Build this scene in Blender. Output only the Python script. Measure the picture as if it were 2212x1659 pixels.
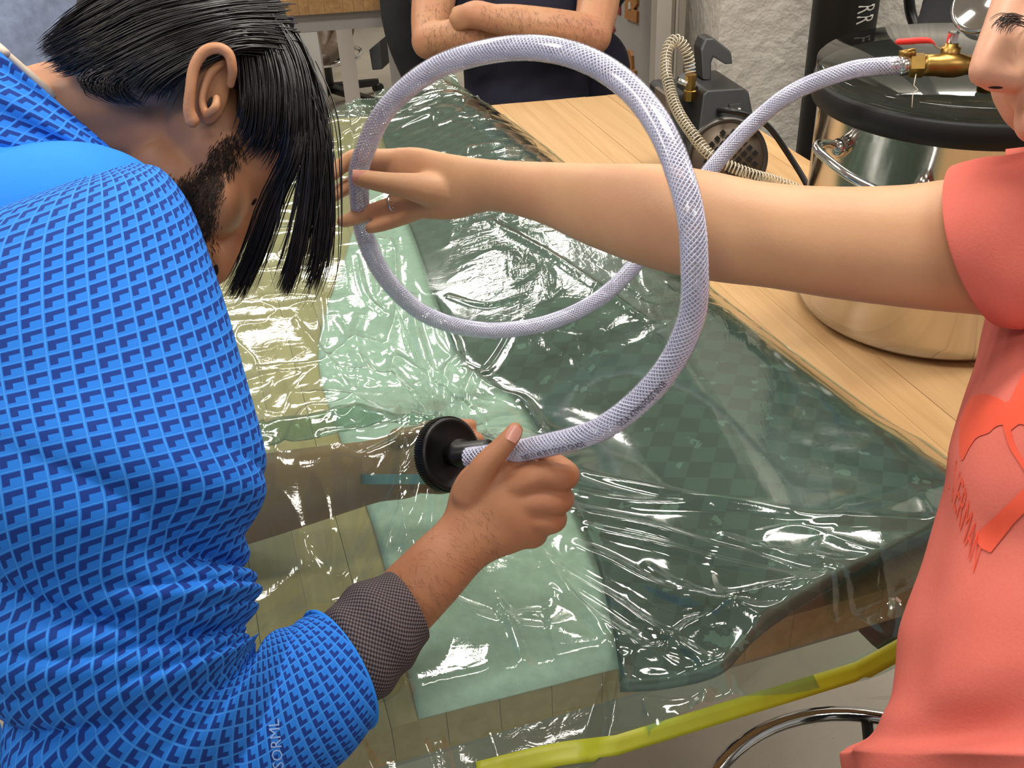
import bpy, bmesh, math, random
import numpy as np
from mathutils import Vector, Matrix, noise as mnoise
from mathutils.bvhtree import BVHTree
random.seed(7); rng = np.random.default_rng(7)
scene = bpy.context.scene
for o in list(bpy.data.objects): bpy.data.objects.remove(o)
COL = scene.collection

# ------------------------------------------------------------------ camera
W, H, F = 2212., 1659., 2200.
PITCH, ROLL = math.radians(33.), math.radians(-3.)
C0 = np.array([0., 0., 1.62])
_up = np.array([0, math.sin(PITCH), math.cos(PITCH)]); FWD = np.array([0, math.cos(PITCH), -math.sin(PITCH)])
RT = math.cos(ROLL)*np.array([1., 0, 0]) + math.sin(ROLL)*_up
UP = -math.sin(ROLL)*np.array([1., 0, 0]) + math.cos(ROLL)*_up
cam_d = bpy.data.cameras.new('camera'); cam = bpy.data.objects.new('camera', cam_d); COL.objects.link(cam)
cam_d.sensor_fit = 'HORIZONTAL'; cam_d.sensor_width = 36.; cam_d.lens = 36.*F/W; cam_d.clip_start = .02
cam.matrix_world = Matrix(((RT[0], UP[0], -FWD[0], C0[0]), (RT[1], UP[1], -FWD[1], C0[1]), (RT[2], UP[2], -FWD[2], C0[2]), (0, 0, 0, 1)))
scene.camera = cam
# ------------------------------------------------------------------ world, exposure
wd = bpy.data.worlds.new('world'); scene.world = wd; wd.use_nodes = True
wd.node_tree.nodes['Background'].inputs[0].default_value = (.95, .93, .9, 1); wd.node_tree.nodes['Background'].inputs[1].default_value = .32
vs = scene.view_settings; vs.view_transform = 'Standard'; vs.look = 'None'; vs.gamma = 1; vs.exposure = -0.06; vs.use_curve_mapping = False
# ------------------------------------------------------------------ ceiling lamps of the room
LAMPS = [(-1.7, 1.0), (.3, 1.0), (-1.5, 2.9), (.85, 2.3), (2.2, 1.4), (-1.3, 4.6), (.3, 4.5), (.3, 5.5), (-.9, -.9), (1.1, -.9)]
CEIL = 3.0
for i, (x, y) in enumerate(LAMPS):
    ld = bpy.data.lights.new('tube_light', 'AREA'); ld.shape = 'RECTANGLE'; ld.size = 1.2; ld.size_y = .3
    ld.energy = 30 if y > 0 else 17; ld.color = (1., .955, .88)
    lo = bpy.data.objects.new('tube_light', ld); COL.objects.link(lo); lo.location = (x, y, CEIL-.075)
    lo.rotation_euler = (0, 0, math.radians(14))

# ------------------------------------------------------------------ helpers
def ray(x, y): return FWD + RT*(x-W/2)/F - UP*(y-H/2)/F
def P(x, y, d): return C0 + ray(x, y)*d
def Zp(x, y, z):
    r = ray(x, y); return C0 + r*((z-C0[2])/r[2])
def Yp(x, y, yy):
    r = ray(x, y); return C0 + r*(yy/r[1])
def proj(p):
    v = np.asarray(p)-C0; d = v@FWD; return W/2+F*(v@RT)/d, H/2-F*(v@UP)/d, d
def tag(o, label=None, cat=None, group=None, kind=None):
    if label: o['label'] = label
    if cat: o['category'] = cat
    if group: o['group'] = group
    if kind: o['kind'] = kind
    return o
def empty(name, loc=(0, 0, 0)):
    o = bpy.data.objects.new(name, None); COL.objects.link(o); o.location = loc; o.empty_display_size = .05
    return o
def obj(name, vf, mat, parent=None, smooth=True, uv=None, recalc=True):
    v, f = vf[0], vf[1]
    me = bpy.data.meshes.new(name); me.from_pydata([tuple(map(float, p)) for p in v], [], [tuple(map(int, q)) for q in f])
    if uv is None and len(vf) > 2: uv = vf[2]
    if uv is not None:
        l = me.uv_layers.new(name='UVMap'); li = np.empty(len(me.loops), int); me.loops.foreach_get('vertex_index', li)
        if isinstance(uv, dict):
            arr = np.array([uv[k] for k in range(len(me.loops))])
        elif len(uv) == len(v): arr = np.asarray(uv)[li]
        else: arr = np.asarray(uv)
        l.data.foreach_set('uv', arr.astype(np.float32).ravel())
    if recalc:
        bm = bmesh.new(); bm.from_mesh(me); bmesh.ops.recalc_face_normals(bm, faces=bm.faces); bm.to_mesh(me); bm.free()
    me.polygons.foreach_set('use_smooth', [smooth]*len(me.polygons)); me.update()
    return link(name, me, mat, parent)
def link(name, me, mat, parent=None):
    o = bpy.data.objects.new(name, me); COL.objects.link(o)
    if mat: me.materials.clear(); me.materials.append(mat)
    if parent is not None:
        o.parent = parent
        o.matrix_parent_inverse = Matrix.Translation(-Vector(parent.location)) if parent.type == 'EMPTY' and parent.parent is None else parent.matrix_world.inverted()
    return o
def join(*parts):
    V, Fc, n = [], [], 0
    for p in parts:
        v, f = p[0], p[1]
        V.extend([tuple(map(float, q)) for q in v]); Fc.extend([tuple(int(i)+n for i in q) for q in f]); n += len(v)
    return V, Fc
def crom(K, n):
    """Catmull-Rom through the rows of K, n samples."""
    K = np.asarray(K, float); m = len(K)
    if m == 2:
        t = np.linspace(0, 1, n)[:, None]; return K[0]*(1-t)+K[1]*t
    t = np.linspace(0, m-1, n); i = np.minimum(t.astype(int), m-2); u = (t-i)[:, None]
    E = np.vstack([2*K[0]-K[1], K, 2*K[-1]-K[-2]])
    a, b, c, d = E[i], E[i+1], E[i+2], E[i+3]
    return .5*((2*b)+(-a+c)*u+(2*a-5*b+4*c-d)*u*u+(-a+3*b-3*c+d)*u**3)
def sstep(a, b, x):
    t = np.clip((np.asarray(x, float)-a)/(b-a), 0, 1); return t*t*(3-2*t)
def vnoise(x, y, seed=0):
    x = np.asarray(x, float); y = np.asarray(y, float); xi = np.floor(x).astype(np.int64); yi = np.floor(y).astype(np.int64)
    fx = x-xi; fy = y-yi; fx = fx*fx*fx*(fx*(6*fx-15)+10); fy = fy*fy*fy*(fy*(6*fy-15)+10)
    def h(a, b):
        n = (a*374761393+b*668265263+seed*974634777) & 0x7fffffff
        n = ((n ^ (n >> 13))*1274126177) & 0x7fffffff; n = n ^ (n >> 16); return (n & 0xffff)/65535.
    return (h(xi, yi)*(1-fx)+h(xi+1, yi)*fx)*(1-fy)+(h(xi, yi+1)*(1-fx)+h(xi+1, yi+1)*fx)*fy
def ridged(x, y, seed=0): return 1-np.abs(2*vnoise(x, y, seed)-1)
def grid_faces(nr, nc, wrap=False):
    f = []
    for i in range(nr-1):
        for j in range(nc if wrap else nc-1):
            k = (j+1) % nc; f.append((i*nc+j, i*nc+k, (i+1)*nc+k, (i+1)*nc+j))
    return f
def ringsolid(rings, cap=True, uvs=None):
    """rings: (nr,ns,3) closed rings -> verts, faces, per-loop uv"""
    R = np.asarray(rings); nr, ns = R.shape[:2]; f = grid_faces(nr, ns, True); V = R.reshape(-1, 3)
    ln = np.r_[0, np.cumsum(np.linalg.norm(np.diff(R.mean(1), axis=0), axis=1))]
    per = np.linalg.norm(np.roll(R, -1, 1)-R, axis=2).sum(1)
    vv = ln; pm = per.mean()
    uv = []
    for i in range(nr-1):
        for j in range(ns):
            u0, u1 = j/ns*pm, (j+1)/ns*pm
            uv += [(u0, vv[i]), (u1, vv[i]), (u1, vv[i+1]), (u0, vv[i+1])]
    V = [tuple(p) for p in V]
    if cap:
        for i, rev in ((0, True), (nr-1, False)):
            c = R[i].mean(0); V.append(tuple(c)); ci = len(V)-1
            for j in range(ns):
                a, b = i*ns+j, i*ns+(j+1) % ns
                f.append((ci, b, a) if rev else (ci, a, b)); uv += [(0, vv[i])]*3
    return V, f, uv
def sec(A, B, d, ratio=.8, dd=0., off=None):
    a = P(A[0], A[1], d-dd/2); b = P(B[0], B[1], d+dd/2); c = (a+b)/2; h1 = (b-a)/2
    v = c-C0; v /= np.linalg.norm(v); e = h1/np.linalg.norm(h1); n = v-(v@e)*e; n /= np.linalg.norm(n)
    h2 = n*np.linalg.norm(h1)*ratio
    if off: h2 = h2-(RT*off[0]-UP*off[1])*d/F
    return np.r_[c, h1, h2]
def loft(secs, nr=40, ns=48, cap=True, disp=None, round_ends=False):
    S = crom([sec(*s) for s in secs], nr); th = np.linspace(0, 2*np.pi, ns, endpoint=False)+np.pi/2
    R = S[:, None, 0:3]+S[:, None, 3:6]*np.cos(th)[None, :, None]+S[:, None, 6:9]*np.sin(th)[None, :, None]
    if round_ends:
        k = 5
        for side in (0, -1):
            c = S[side, 0:3]; dv = S[side, 0:3]-S[1 if side == 0 else -2, 0:3]; dv /= np.linalg.norm(dv); rr = np.linalg.norm(S[side, 3:6])*.6
            ex = [c+(R[side]-c)*math.cos(a)+dv*rr*math.sin(a) for a in np.linspace(0, 1.5, k+1)[1:]]
            R = np.concatenate([np.array(ex[::-1]), R]) if side == 0 else np.concatenate([R, np.array(ex)])
    if disp is not None:
        nr2 = R.shape[0]; U, V = np.meshgrid(np.linspace(0, 1, ns, endpoint=False), np.linspace(0, 1, nr2))
        c = R.mean(1, keepdims=True); n = R-c; n /= np.linalg.norm(n, axis=2, keepdims=True)+1e-9
        R = R+n*disp(U, V)[:, :, None]
    return ringsolid(R, cap)
def frames(Pt):
    T = np.gradient(Pt, axis=0); T /= np.linalg.norm(T, axis=1, keepdims=True)+1e-12
    n = np.cross(T[0], [0, 0, 1.]); n = n if np.linalg.norm(n) > 1e-3 else np.cross(T[0], [0, 1., 0]); n /= np.linalg.norm(n)
    N = [n]
    for i in range(1, len(Pt)):
        n = N[-1]-(N[-1]@T[i])*T[i]; n /= np.linalg.norm(n); N.append(n)
    N = np.array(N); return T, N, np.cross(T, N)
def tube(pts, r, ns=12, n=None, cap=True, closed=False, rounded=False):
    Pt = np.asarray(pts, float); r = np.ones(len(Pt))*r if np.isscalar(r) else np.asarray(r, float)
    if n: Q = crom(np.c_[Pt, r], n); Pt, r = Q[:, :3], np.abs(Q[:, 3])
    if rounded:
        k = np.linspace(0, 1.45, 6)[1:]
        t0 = Pt[0]-Pt[1]; t0 /= np.linalg.norm(t0); t1 = Pt[-1]-Pt[-2]; t1 /= np.linalg.norm(t1)
        Pt = np.vstack([[Pt[0]+t0*r[0]*math.sin(a) for a in k[::-1]], Pt, [Pt[-1]+t1*r[-1]*math.sin(a) for a in k]])
        r = np.r_[[r[0]*math.cos(a) for a in k[::-1]], r, [r[-1]*math.cos(a) for a in k]]
    T, N, B = frames(Pt); th = np.linspace(0, 2*np.pi, ns, endpoint=False)
    R = Pt[:, None]+(N[:, None]*np.cos(th)[None, :, None]+B[:, None]*np.sin(th)[None, :, None])*r[:, None, None]
    return ringsolid(R, cap)
def chain(pts, ns=14, n=None):
    """px chain: (x,y,depth,radius_px)"""
    return tube([P(x, y, d) for x, y, d, r in pts], [r*d/F for x, y, d, r in pts], ns, n or max(6, 5*len(pts)), rounded=True)
def ell(cx, cy, d, rx, ry, rz, ang=0, nu=24, nv=14):
    """ellipsoid: px centre, px radii in the picture plane (rotated ang deg), rz metres in depth"""
    c = P(cx, cy, d); v = ray(cx, cy); v /= np.linalg.norm(v); a = math.radians(ang)
    e1 = RT*math.cos(a)-UP*math.sin(a); e1 = e1-(e1@v)*v; e1 /= np.linalg.norm(e1); e2 = np.cross(v, e1)
    s = d/F; R = []
    for i in range(nv+1):
        ph = math.pi*(i+.02)/(nv+.04); R.append([c+e1*rx*s*math.sin(ph)*math.cos(t)+e2*ry*s*math.sin(ph)*math.sin(t)+v*rz*math.cos(ph) for t in np.linspace(0, 2*np.pi, nu, endpoint=False)])
    return ringsolid(np.array(R))
def blob(name, parts, voxel, mat, parent=None, smooth_it=6, fac=.5):
    V, Fc = join(*parts); me = bpy.data.meshes.new(name); me.from_pydata(V, [], Fc)
    bm = bmesh.new(); bm.from_mesh(me); bmesh.ops.recalc_face_normals(bm, faces=bm.faces); bm.to_mesh(me); bm.free()
    t = bpy.data.objects.new('tmp', me); COL.objects.link(t)
    m = t.modifiers.new('r', 'REMESH'); m.mode = 'VOXEL'; m.voxel_size = voxel
    if smooth_it: s = t.modifiers.new('s', 'SMOOTH'); s.factor = fac; s.iterations = smooth_it
    dg = bpy.context.evaluated_depsgraph_get(); dg.update(); ne = bpy.data.meshes.new_from_object(t.evaluated_get(dg)); ne.name = name
    bpy.data.objects.remove(t); bpy.data.meshes.remove(me)
    ne.polygons.foreach_set('use_smooth', [True]*len(ne.polygons))
    return link(name, ne, mat, parent)
def bvh(o):
    me = o.data; return BVHTree.FromPolygons([v.co.copy() for v in me.vertices], [tuple(p.vertices) for p in me.polygons])
def hit(tree, x, y):
    r = ray(x, y); r = r/np.linalg.norm(r); loc, nor, i, d = tree.ray_cast(Vector(C0), Vector(r))
    return (None, None) if loc is None else (np.array(loc), np.array(nor))
def box(c, s, rot=0., bev=0.):
    bm = bmesh.new(); bmesh.ops.create_cube(bm, size=1)
    for v in bm.verts: v.co = Vector((v.co.x*s[0], v.co.y*s[1], v.co.z*s[2]))
    if bev: bmesh.ops.bevel(bm, geom=list(bm.edges), offset=bev, segments=2, affect='EDGES', profile=.7)
    M = Matrix.Translation(Vector(c)) @ Matrix.Rotation(rot, 4, 'Z')
    bm.transform(M); bm.verts.index_update(); V = [tuple(v.co) for v in bm.verts]; Fc = [tuple(v.index for v in f.verts) for f in bm.faces]; bm.free(); return V, Fc
def prism(poly, dvec, bev=0.):
    """closed polygon of world points extruded by dvec"""
    A = np.asarray(poly, float); B = A+np.asarray(dvec); n = len(A); V = [tuple(p) for p in np.vstack([A, B])]
    Fc = [tuple(range(n)), tuple(range(2*n-1, n-1, -1))]+[(i, (i+1) % n, n+(i+1) % n, n+i) for i in range(n)]
    if bev:
        bm = bmesh.new(); vs_ = [bm.verts.new(v) for v in V]
        for f in Fc: bm.faces.new([vs_[i] for i in f])
        bmesh.ops.recalc_face_normals(bm, faces=bm.faces)
        bmesh.ops.bevel(bm, geom=list(bm.edges), offset=bev, segments=2, affect='EDGES', profile=.7)
        bm.verts.index_update(); V = [tuple(v.co) for v in bm.verts]; Fc = [tuple(v.index for v in f.verts) for f in bm.faces]; bm.free()
    return V, Fc
def lathe(prof, c, axis=(0, 0, 1), n=48):
    """prof [(r,h)] revolved about axis at c"""
    ax = np.array(axis, float); ax /= np.linalg.norm(ax); e = np.cross(ax, [0, 0, 1.]); e = np.array([1., 0, 0]) if np.linalg.norm(e) < 1e-3 else e/np.linalg.norm(e); g = np.cross(ax, e)
    R = [[np.asarray(c)+ax*h+(e*math.cos(t)+g*math.sin(t))*max(r, 1e-5) for t in np.linspace(0, 2*np.pi, n, endpoint=False)] for r, h in prof]
    return ringsolid(np.array(R))
def text_mesh(s, size):
    cu = bpy.data.curves.new('t', 'FONT'); cu.body = s; cu.size = size; cu.resolution_u = 2
    o = bpy.data.objects.new('t', cu); COL.objects.link(o); dg = bpy.context.evaluated_depsgraph_get(); dg.update()
    me = bpy.data.meshes.new_from_object(o.evaluated_get(dg)); V = np.array([v.co[:] for v in me.vertices]); Fc = [tuple(p.vertices) for p in me.polygons]
    bpy.data.objects.remove(o); bpy.data.curves.remove(cu); bpy.data.meshes.remove(me); return V, Fc

# ------------------------------------------------------------------ materials
def srgb(r, g, b):
    f = lambda c: c/12.92 if c <= .04045 else ((c+.055)/1.055)**2.4
    return (f(r/255), f(g/255), f(b/255), 1)
class NT:
    def __init__(s, name):
        s.m = bpy.data.materials.new(name); s.m.use_nodes = True; s.t = s.m.node_tree; s.t.nodes.clear(); s.out = s.n('ShaderNodeOutputMaterial')
    def n(s, typ, **k):
        nd = s.t.nodes.new(typ)
        for a, v in k.items(): setattr(nd, a, v)
        return nd
    def l(s, a, b): s.t.links.new(a, b)
    def math(s, op, a, b=None, clamp=False):
        nd = s.n('ShaderNodeMath', operation=op, use_clamp=clamp)
        for i, x in enumerate((a, b)):
            if x is None: continue
            if isinstance(x, (int, float)): nd.inputs[i].default_value = x
            else: s.l(x, nd.inputs[i])
        return nd.outputs[0]
    def mix(s, fac, a, b):
        nd = s.n('ShaderNodeMix', data_type='RGBA')
        for i, x in ((0, fac), (6, a), (7, b)):
            if isinstance(x, (int, float)): nd.inputs[i].default_value = x
            elif isinstance(x, tuple): nd.inputs[i].default_value = x
            else: s.l(x, nd.inputs[i])
        return nd.outputs[2]
    def noise(s, scale, detail=3, rough=.5, vec=None, dist=0.):
        nd = s.n('ShaderNodeTexNoise'); nd.inputs['Scale'].default_value = scale; nd.inputs['Detail'].default_value = detail; nd.inputs['Roughness'].default_value = rough; nd.inputs['Distortion'].default_value = dist
        s.l(vec if vec is not None else s.coord(), nd.inputs['Vector']); return nd.outputs['Fac']
    def coord(s, out='Object'):
        return s.n('ShaderNodeTexCoord').outputs[out]
    def mapping(s, vec, scale=(1, 1, 1), rot=(0, 0, 0)):
        nd = s.n('ShaderNodeMapping'); nd.inputs['Scale'].default_value = scale; nd.inputs['Rotation'].default_value = rot; s.l(vec, nd.inputs['Vector']); return nd.outputs[0]
    def ramp(s, fac, stops):
        nd = s.n('ShaderNodeValToRGB'); e = nd.color_ramp.elements
        while len(e) < len(stops): e.new(.5)
        for i, (p, c) in enumerate(stops): e[i].position = p; e[i].color = c if len(c) == 4 else (*c, 1)
        s.l(fac, nd.inputs[0]); return nd.outputs[0]
    def bump(s, h, strength=.3, dist=.002, nrm=None):
        nd = s.n('ShaderNodeBump'); nd.inputs['Strength'].default_value = strength; nd.inputs['Distance'].default_value = dist; s.l(h, nd.inputs['Height'])
        if nrm: s.l(nrm, nd.inputs['Normal'])
        return nd.outputs[0]
    def principled(s, color=None, rough=.5, metal=0., nrm=None, spec=.5, sss=0., coat=0., **k):
        b = s.n('ShaderNodeBsdfPrincipled')
        if isinstance(color, tuple): b.inputs['Base Color'].default_value = color
        elif color is not None: s.l(color, b.inputs['Base Color'])
        if isinstance(rough, (int, float)): b.inputs['Roughness'].default_value = rough
        else: s.l(rough, b.inputs['Roughness'])
        b.inputs['Metallic'].default_value = metal; b.inputs['Specular IOR Level'].default_value = spec
        if sss: b.inputs['Subsurface Weight'].default_value = sss; b.inputs['Subsurface Radius'].default_value = (1, .35, .2); b.inputs['Subsurface Scale'].default_value = .006
        if coat: b.inputs['Coat Weight'].default_value = coat; b.inputs['Coat Roughness'].default_value = .08
        if nrm: s.l(nrm, b.inputs['Normal'])
        for a, v in k.items(): b.inputs[a.replace('_', ' ')].default_value = v
        return b.outputs[0]
    def done(s, sh): s.l(sh, s.out.inputs[0]); return s.m
def simple(name, col, rough=.5, metal=0., var=.12, scale=30, bump=0., bscale=200, spec=.5, sss=0., bdist=.001):
    t = NT(name); n = t.noise(scale, 4); d = tuple(c*(1-var) for c in col[:3])+(1,); l = tuple(min(1, c*(1+var)) for c in col[:3])+(1,)
    c = t.ramp(n, [(.3, d), (.7, l)]); nr = t.bump(t.noise(bscale, 3), bump, bdist) if bump else None
    return t.done(t.principled(c, rough, metal, nr, spec, sss))
def skin(name, base, red, rough=.5):
    t = NT(name); n = t.noise(14, 4, .6); n2 = t.noise(60, 4, .6)
    c = t.ramp(n, [(.35, base), (.75, red)]); c = t.mix(t.math('MULTIPLY', n2, .25), c, tuple(x*.78 for x in base[:3])+(1,))
    b = t.bump(t.noise(420, 3), .18, .0006); b = t.bump(t.noise(90, 3), .12, .0012, b)
    return t.done(t.principled(c, rough, 0, b, .4, .12))
def wood(name, lightc, darkc, rot=0.):
    t = NT(name); oi = t.n('ShaderNodeObjectInfo').outputs['Random']
    v = t.mapping(t.coord(), (1, 1, 1), (0, 0, rot)); cmb = t.n('ShaderNodeVectorMath', operation='ADD'); t.l(v, cmb.inputs[0])
    cx = t.n('ShaderNodeCombineXYZ'); t.l(t.math('MULTIPLY', oi, 37.), cx.inputs[0]); t.l(t.math('MULTIPLY', oi, 19.), cx.inputs[1]); t.l(cx.outputs[0], cmb.inputs[1])
    g = t.mapping(cmb.outputs[0], (55, 2.2, 55)); n = t.noise(1., 6, .62, g, .6); big = t.noise(1., 2, .5, t.mapping(cmb.outputs[0], (9, .8, 9)), 1.2)
    c = t.ramp(n, [(.3, darkc), (.62, lightc)]); c = t.mix(t.math('MULTIPLY', big, .45), c, darkc)
    c = t.mix(t.math('MULTIPLY', oi, .5), c, tuple(x*.72 for x in lightc[:3])+(1,))
    return t.done(t.principled(c, .42, 0, t.bump(n, .08, .0006), .4))
M = {}
M['wall'] = simple('painted_wall', srgb(206, 200, 190), .75, 0, .05, 6, .8, 34, bdist=.010)
M['wall2'] = simple('painted_panel', srgb(196, 186, 172), .6, 0, .04, 3, .15, 60)
M['greywall'] = simple('grey_painted_wall', srgb(156, 152, 148), .6, 0, .06, 5, .15, 80)
M['frame'] = simple('door_frame_paint', srgb(214, 206, 194), .5, 0, .04, 5)
M['ceil'] = simple('ceiling_paint', srgb(205, 200, 190), .9, 0, .04, 3)
def floor_mat():
    t = NT('sealed_concrete'); n = t.noise(1.6, 6, .6); s = t.noise(1., 5, .6, t.mapping(t.coord(), (1.2, 9, 1)), 1.)
    c = t.ramp(n, [(.3, srgb(150, 142, 128)), (.7, srgb(182, 173, 158))]); c = t.mix(t.math('MULTIPLY', t.math('GREATER_THAN', s, .68), .18), c, srgb(110, 92, 74))
    sp = t.math('GREATER_THAN', t.noise(160, 2), .70); c = t.mix(t.math('MULTIPLY', sp, .3), c, srgb(90, 84, 76))
    return t.done(t.principled(c, .42, 0, t.bump(t.noise(40, 3), .06, .001)))
M['floor'] = floor_mat()
YAW = math.radians(16.)
M['wood'] = wood('maple_strip', srgb(212, 172, 122), srgb(184, 142, 94), -YAW)
M['endwood'] = wood('maple_end_grain', srgb(190, 150, 102), srgb(150, 110, 68), 0)
M['white_metal'] = simple('white_powder_coat', srgb(205, 200, 194), .45, 0, .04, 8)
M['grey_metal'] = simple('grey_powder_coat', srgb(168, 163, 158), .5, 0, .04, 8)
M['black'] = simple('black_plastic', srgb(15, 15, 15), .38, 0, .2, 40)
M['blackmatte'] = simple('black_rubber', srgb(9, 9, 10), .55, 0, .2, 40)
M['chrome'] = simple('chrome', (.78, .78, .78, 1), .08, 1, .04, 20)
M['steel'] = simple('polished_steel', (.62, .60, .57, 1), .13, 1, .06, 9)
M['darksteel'] = simple('dark_cast_metal', srgb(88, 84, 80), .35, .8, .1, 30)
M['brass'] = simple('brass', srgb(172, 138, 76), .36, 1, .15, 60)
M['silver'] = simple('silver_band', (.72, .72, .7, 1), .2, 1, .05, 40)
M['red'] = simple('red_vinyl_grip', srgb(226, 52, 44), .35, 0, .08, 40)
M['orange'] = simple('orange_plastic', srgb(224, 104, 22), .45, 0, .08, 30)
M['yellow'] = simple('yellow_plastic', srgb(214, 186, 20), .5, 0, .08, 30)
M['bluecap'] = simple('blue_cap', srgb(26, 92, 140), .35, 0, .1, 40)
M['navy'] = simple('navy_cotton', srgb(27, 27, 46), .9, 0, .25, 25, .3, 300)
M['blackcloth'] = simple('black_cloth', srgb(20, 20, 24), .92, 0, .3, 20, .3, 300)
M['denim'] = simple('washed_grey_blue_denim', srgb(120, 132, 158), .9, 0, .16, 60, .4, 260)
M['boot'] = simple('brown_leather', srgb(82, 66, 52), .5, 0, .3, 30, .3, 120)
M['nail'] = simple('fingernail', srgb(214, 150, 132), .25, 0, .05, 60)
M['skin_w'] = skin('light_skin', srgb(208, 160, 120), srgb(202, 146, 112))
M['skin_wf'] = skin('light_skin_face', srgb(220, 166, 136), srgb(206, 138, 116))
M['skin_m'] = skin('tan_skin', srgb(186, 130, 94), srgb(172, 110, 78))
M['skin_mh'] = skin('tan_skin_head', srgb(200, 144, 104), srgb(184, 120, 88))
M['skin_b'] = skin('fair_skin', srgb(196, 146, 108), srgb(188, 126, 98))
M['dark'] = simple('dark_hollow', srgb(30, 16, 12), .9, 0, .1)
M['hair'] = simple('black_hair', srgb(26, 22, 21), .34, 0, .35, 120, 0, 200, .6)
M['beard'] = simple('beard_hair', srgb(52, 36, 28), .5, 0, .3, 120)
M['lash'] = simple('brown_hair', srgb(70, 52, 44), .5, 0, .3, 120)
M['print'] = simple('red_orange_print', srgb(232, 86, 58), .6, 0, .05, 50)
M['coral'] = None
def coral():
    t = NT('coral_jersey'); n = t.noise(9, 4); f = t.noise(420, 3, .7)
    c = t.ramp(n, [(.3, srgb(206, 98, 86)), (.7, srgb(218, 112, 98))]); c = t.mix(t.math('MULTIPLY', f, .3), c, srgb(228, 140, 128))
    b = t.principled(c, .95, 0, t.bump(f, .35, .0008), .15); return t.done(b)
M['coral'] = coral()
def hoodie():
    t = NT('blue_patterned_knit'); uv = t.coord('UV'); sp = t.n('ShaderNodeSeparateXYZ'); t.l(uv, sp.inputs[0])
    k = 1/.0098
    u = t.math('MULTIPLY', sp.outputs[0], k); v = t.math('MULTIPLY', sp.outputs[1], k)
    v = t.math('ADD', v, t.math('MULTIPLY', u, .22))
    fu = t.math('FRACT', u); fv = t.math('FRACT', v)
    rng_ = lambda x, a, b: t.math('MULTIPLY', t.math('GREATER_THAN', x, a), t.math('LESS_THAN', x, b))
    bar = t.math('MULTIPLY', rng_(fu, .12, .95), rng_(fv, .12, .44)); leg = t.math('MULTIPLY', rng_(fu, .12, .46), rng_(fv, .12, .80))
    mark = t.math('MAXIMUM', bar, leg); line = t.math('MAXIMUM', t.math('LESS_THAN', fu, .06), t.math('LESS_THAN', fv, .05))
    base = t.ramp(t.noise(6, 3), [(.3, srgb(30, 112, 212)), (.7, srgb(38, 124, 224))])
    c = t.mix(line, base, srgb(66, 142, 226)); c = t.mix(t.math('MULTIPLY', mark, .92), c, srgb(16, 44, 124))
    b = t.bump(t.math('SUBTRACT', t.noise(700, 2), t.math('MULTIPLY', mark, .5)), .16, .0006)
    return t.done(t.principled(c, .8, 0, b, .25))
M['hoodie'] = hoodie()
M['hoodie_plain'] = simple('plain_blue_knit', srgb(40, 132, 232), .8, 0, .05, 20, .2, 700, .25)
M['cream'] = simple('cream_lining', srgb(224, 208, 190), .85, 0, .05)
M['thread'] = simple('pale_blue_thread', srgb(140, 176, 236), .7, 0, .05)
def thermal():
    t = NT('grey_waffle_knit'); uv = t.coord('UV'); sp = t.n('ShaderNodeSeparateXYZ'); t.l(uv, sp.inputs[0]); k = 2*math.pi/.0036
    w = t.math('MULTIPLY', t.math('SINE', t.math('MULTIPLY', sp.outputs[0], k)), t.math('SINE', t.math('MULTIPLY', sp.outputs[1], k)))
    c = t.ramp(t.math('ADD', t.math('MULTIPLY', w, .5), .5), [(.3, srgb(52, 46, 52)), (.8, srgb(118, 106, 106))])
    return t.done(t.principled(c, .9, 0, t.bump(w, .4, .001), .2))
M['thermal'] = thermal()
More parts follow.
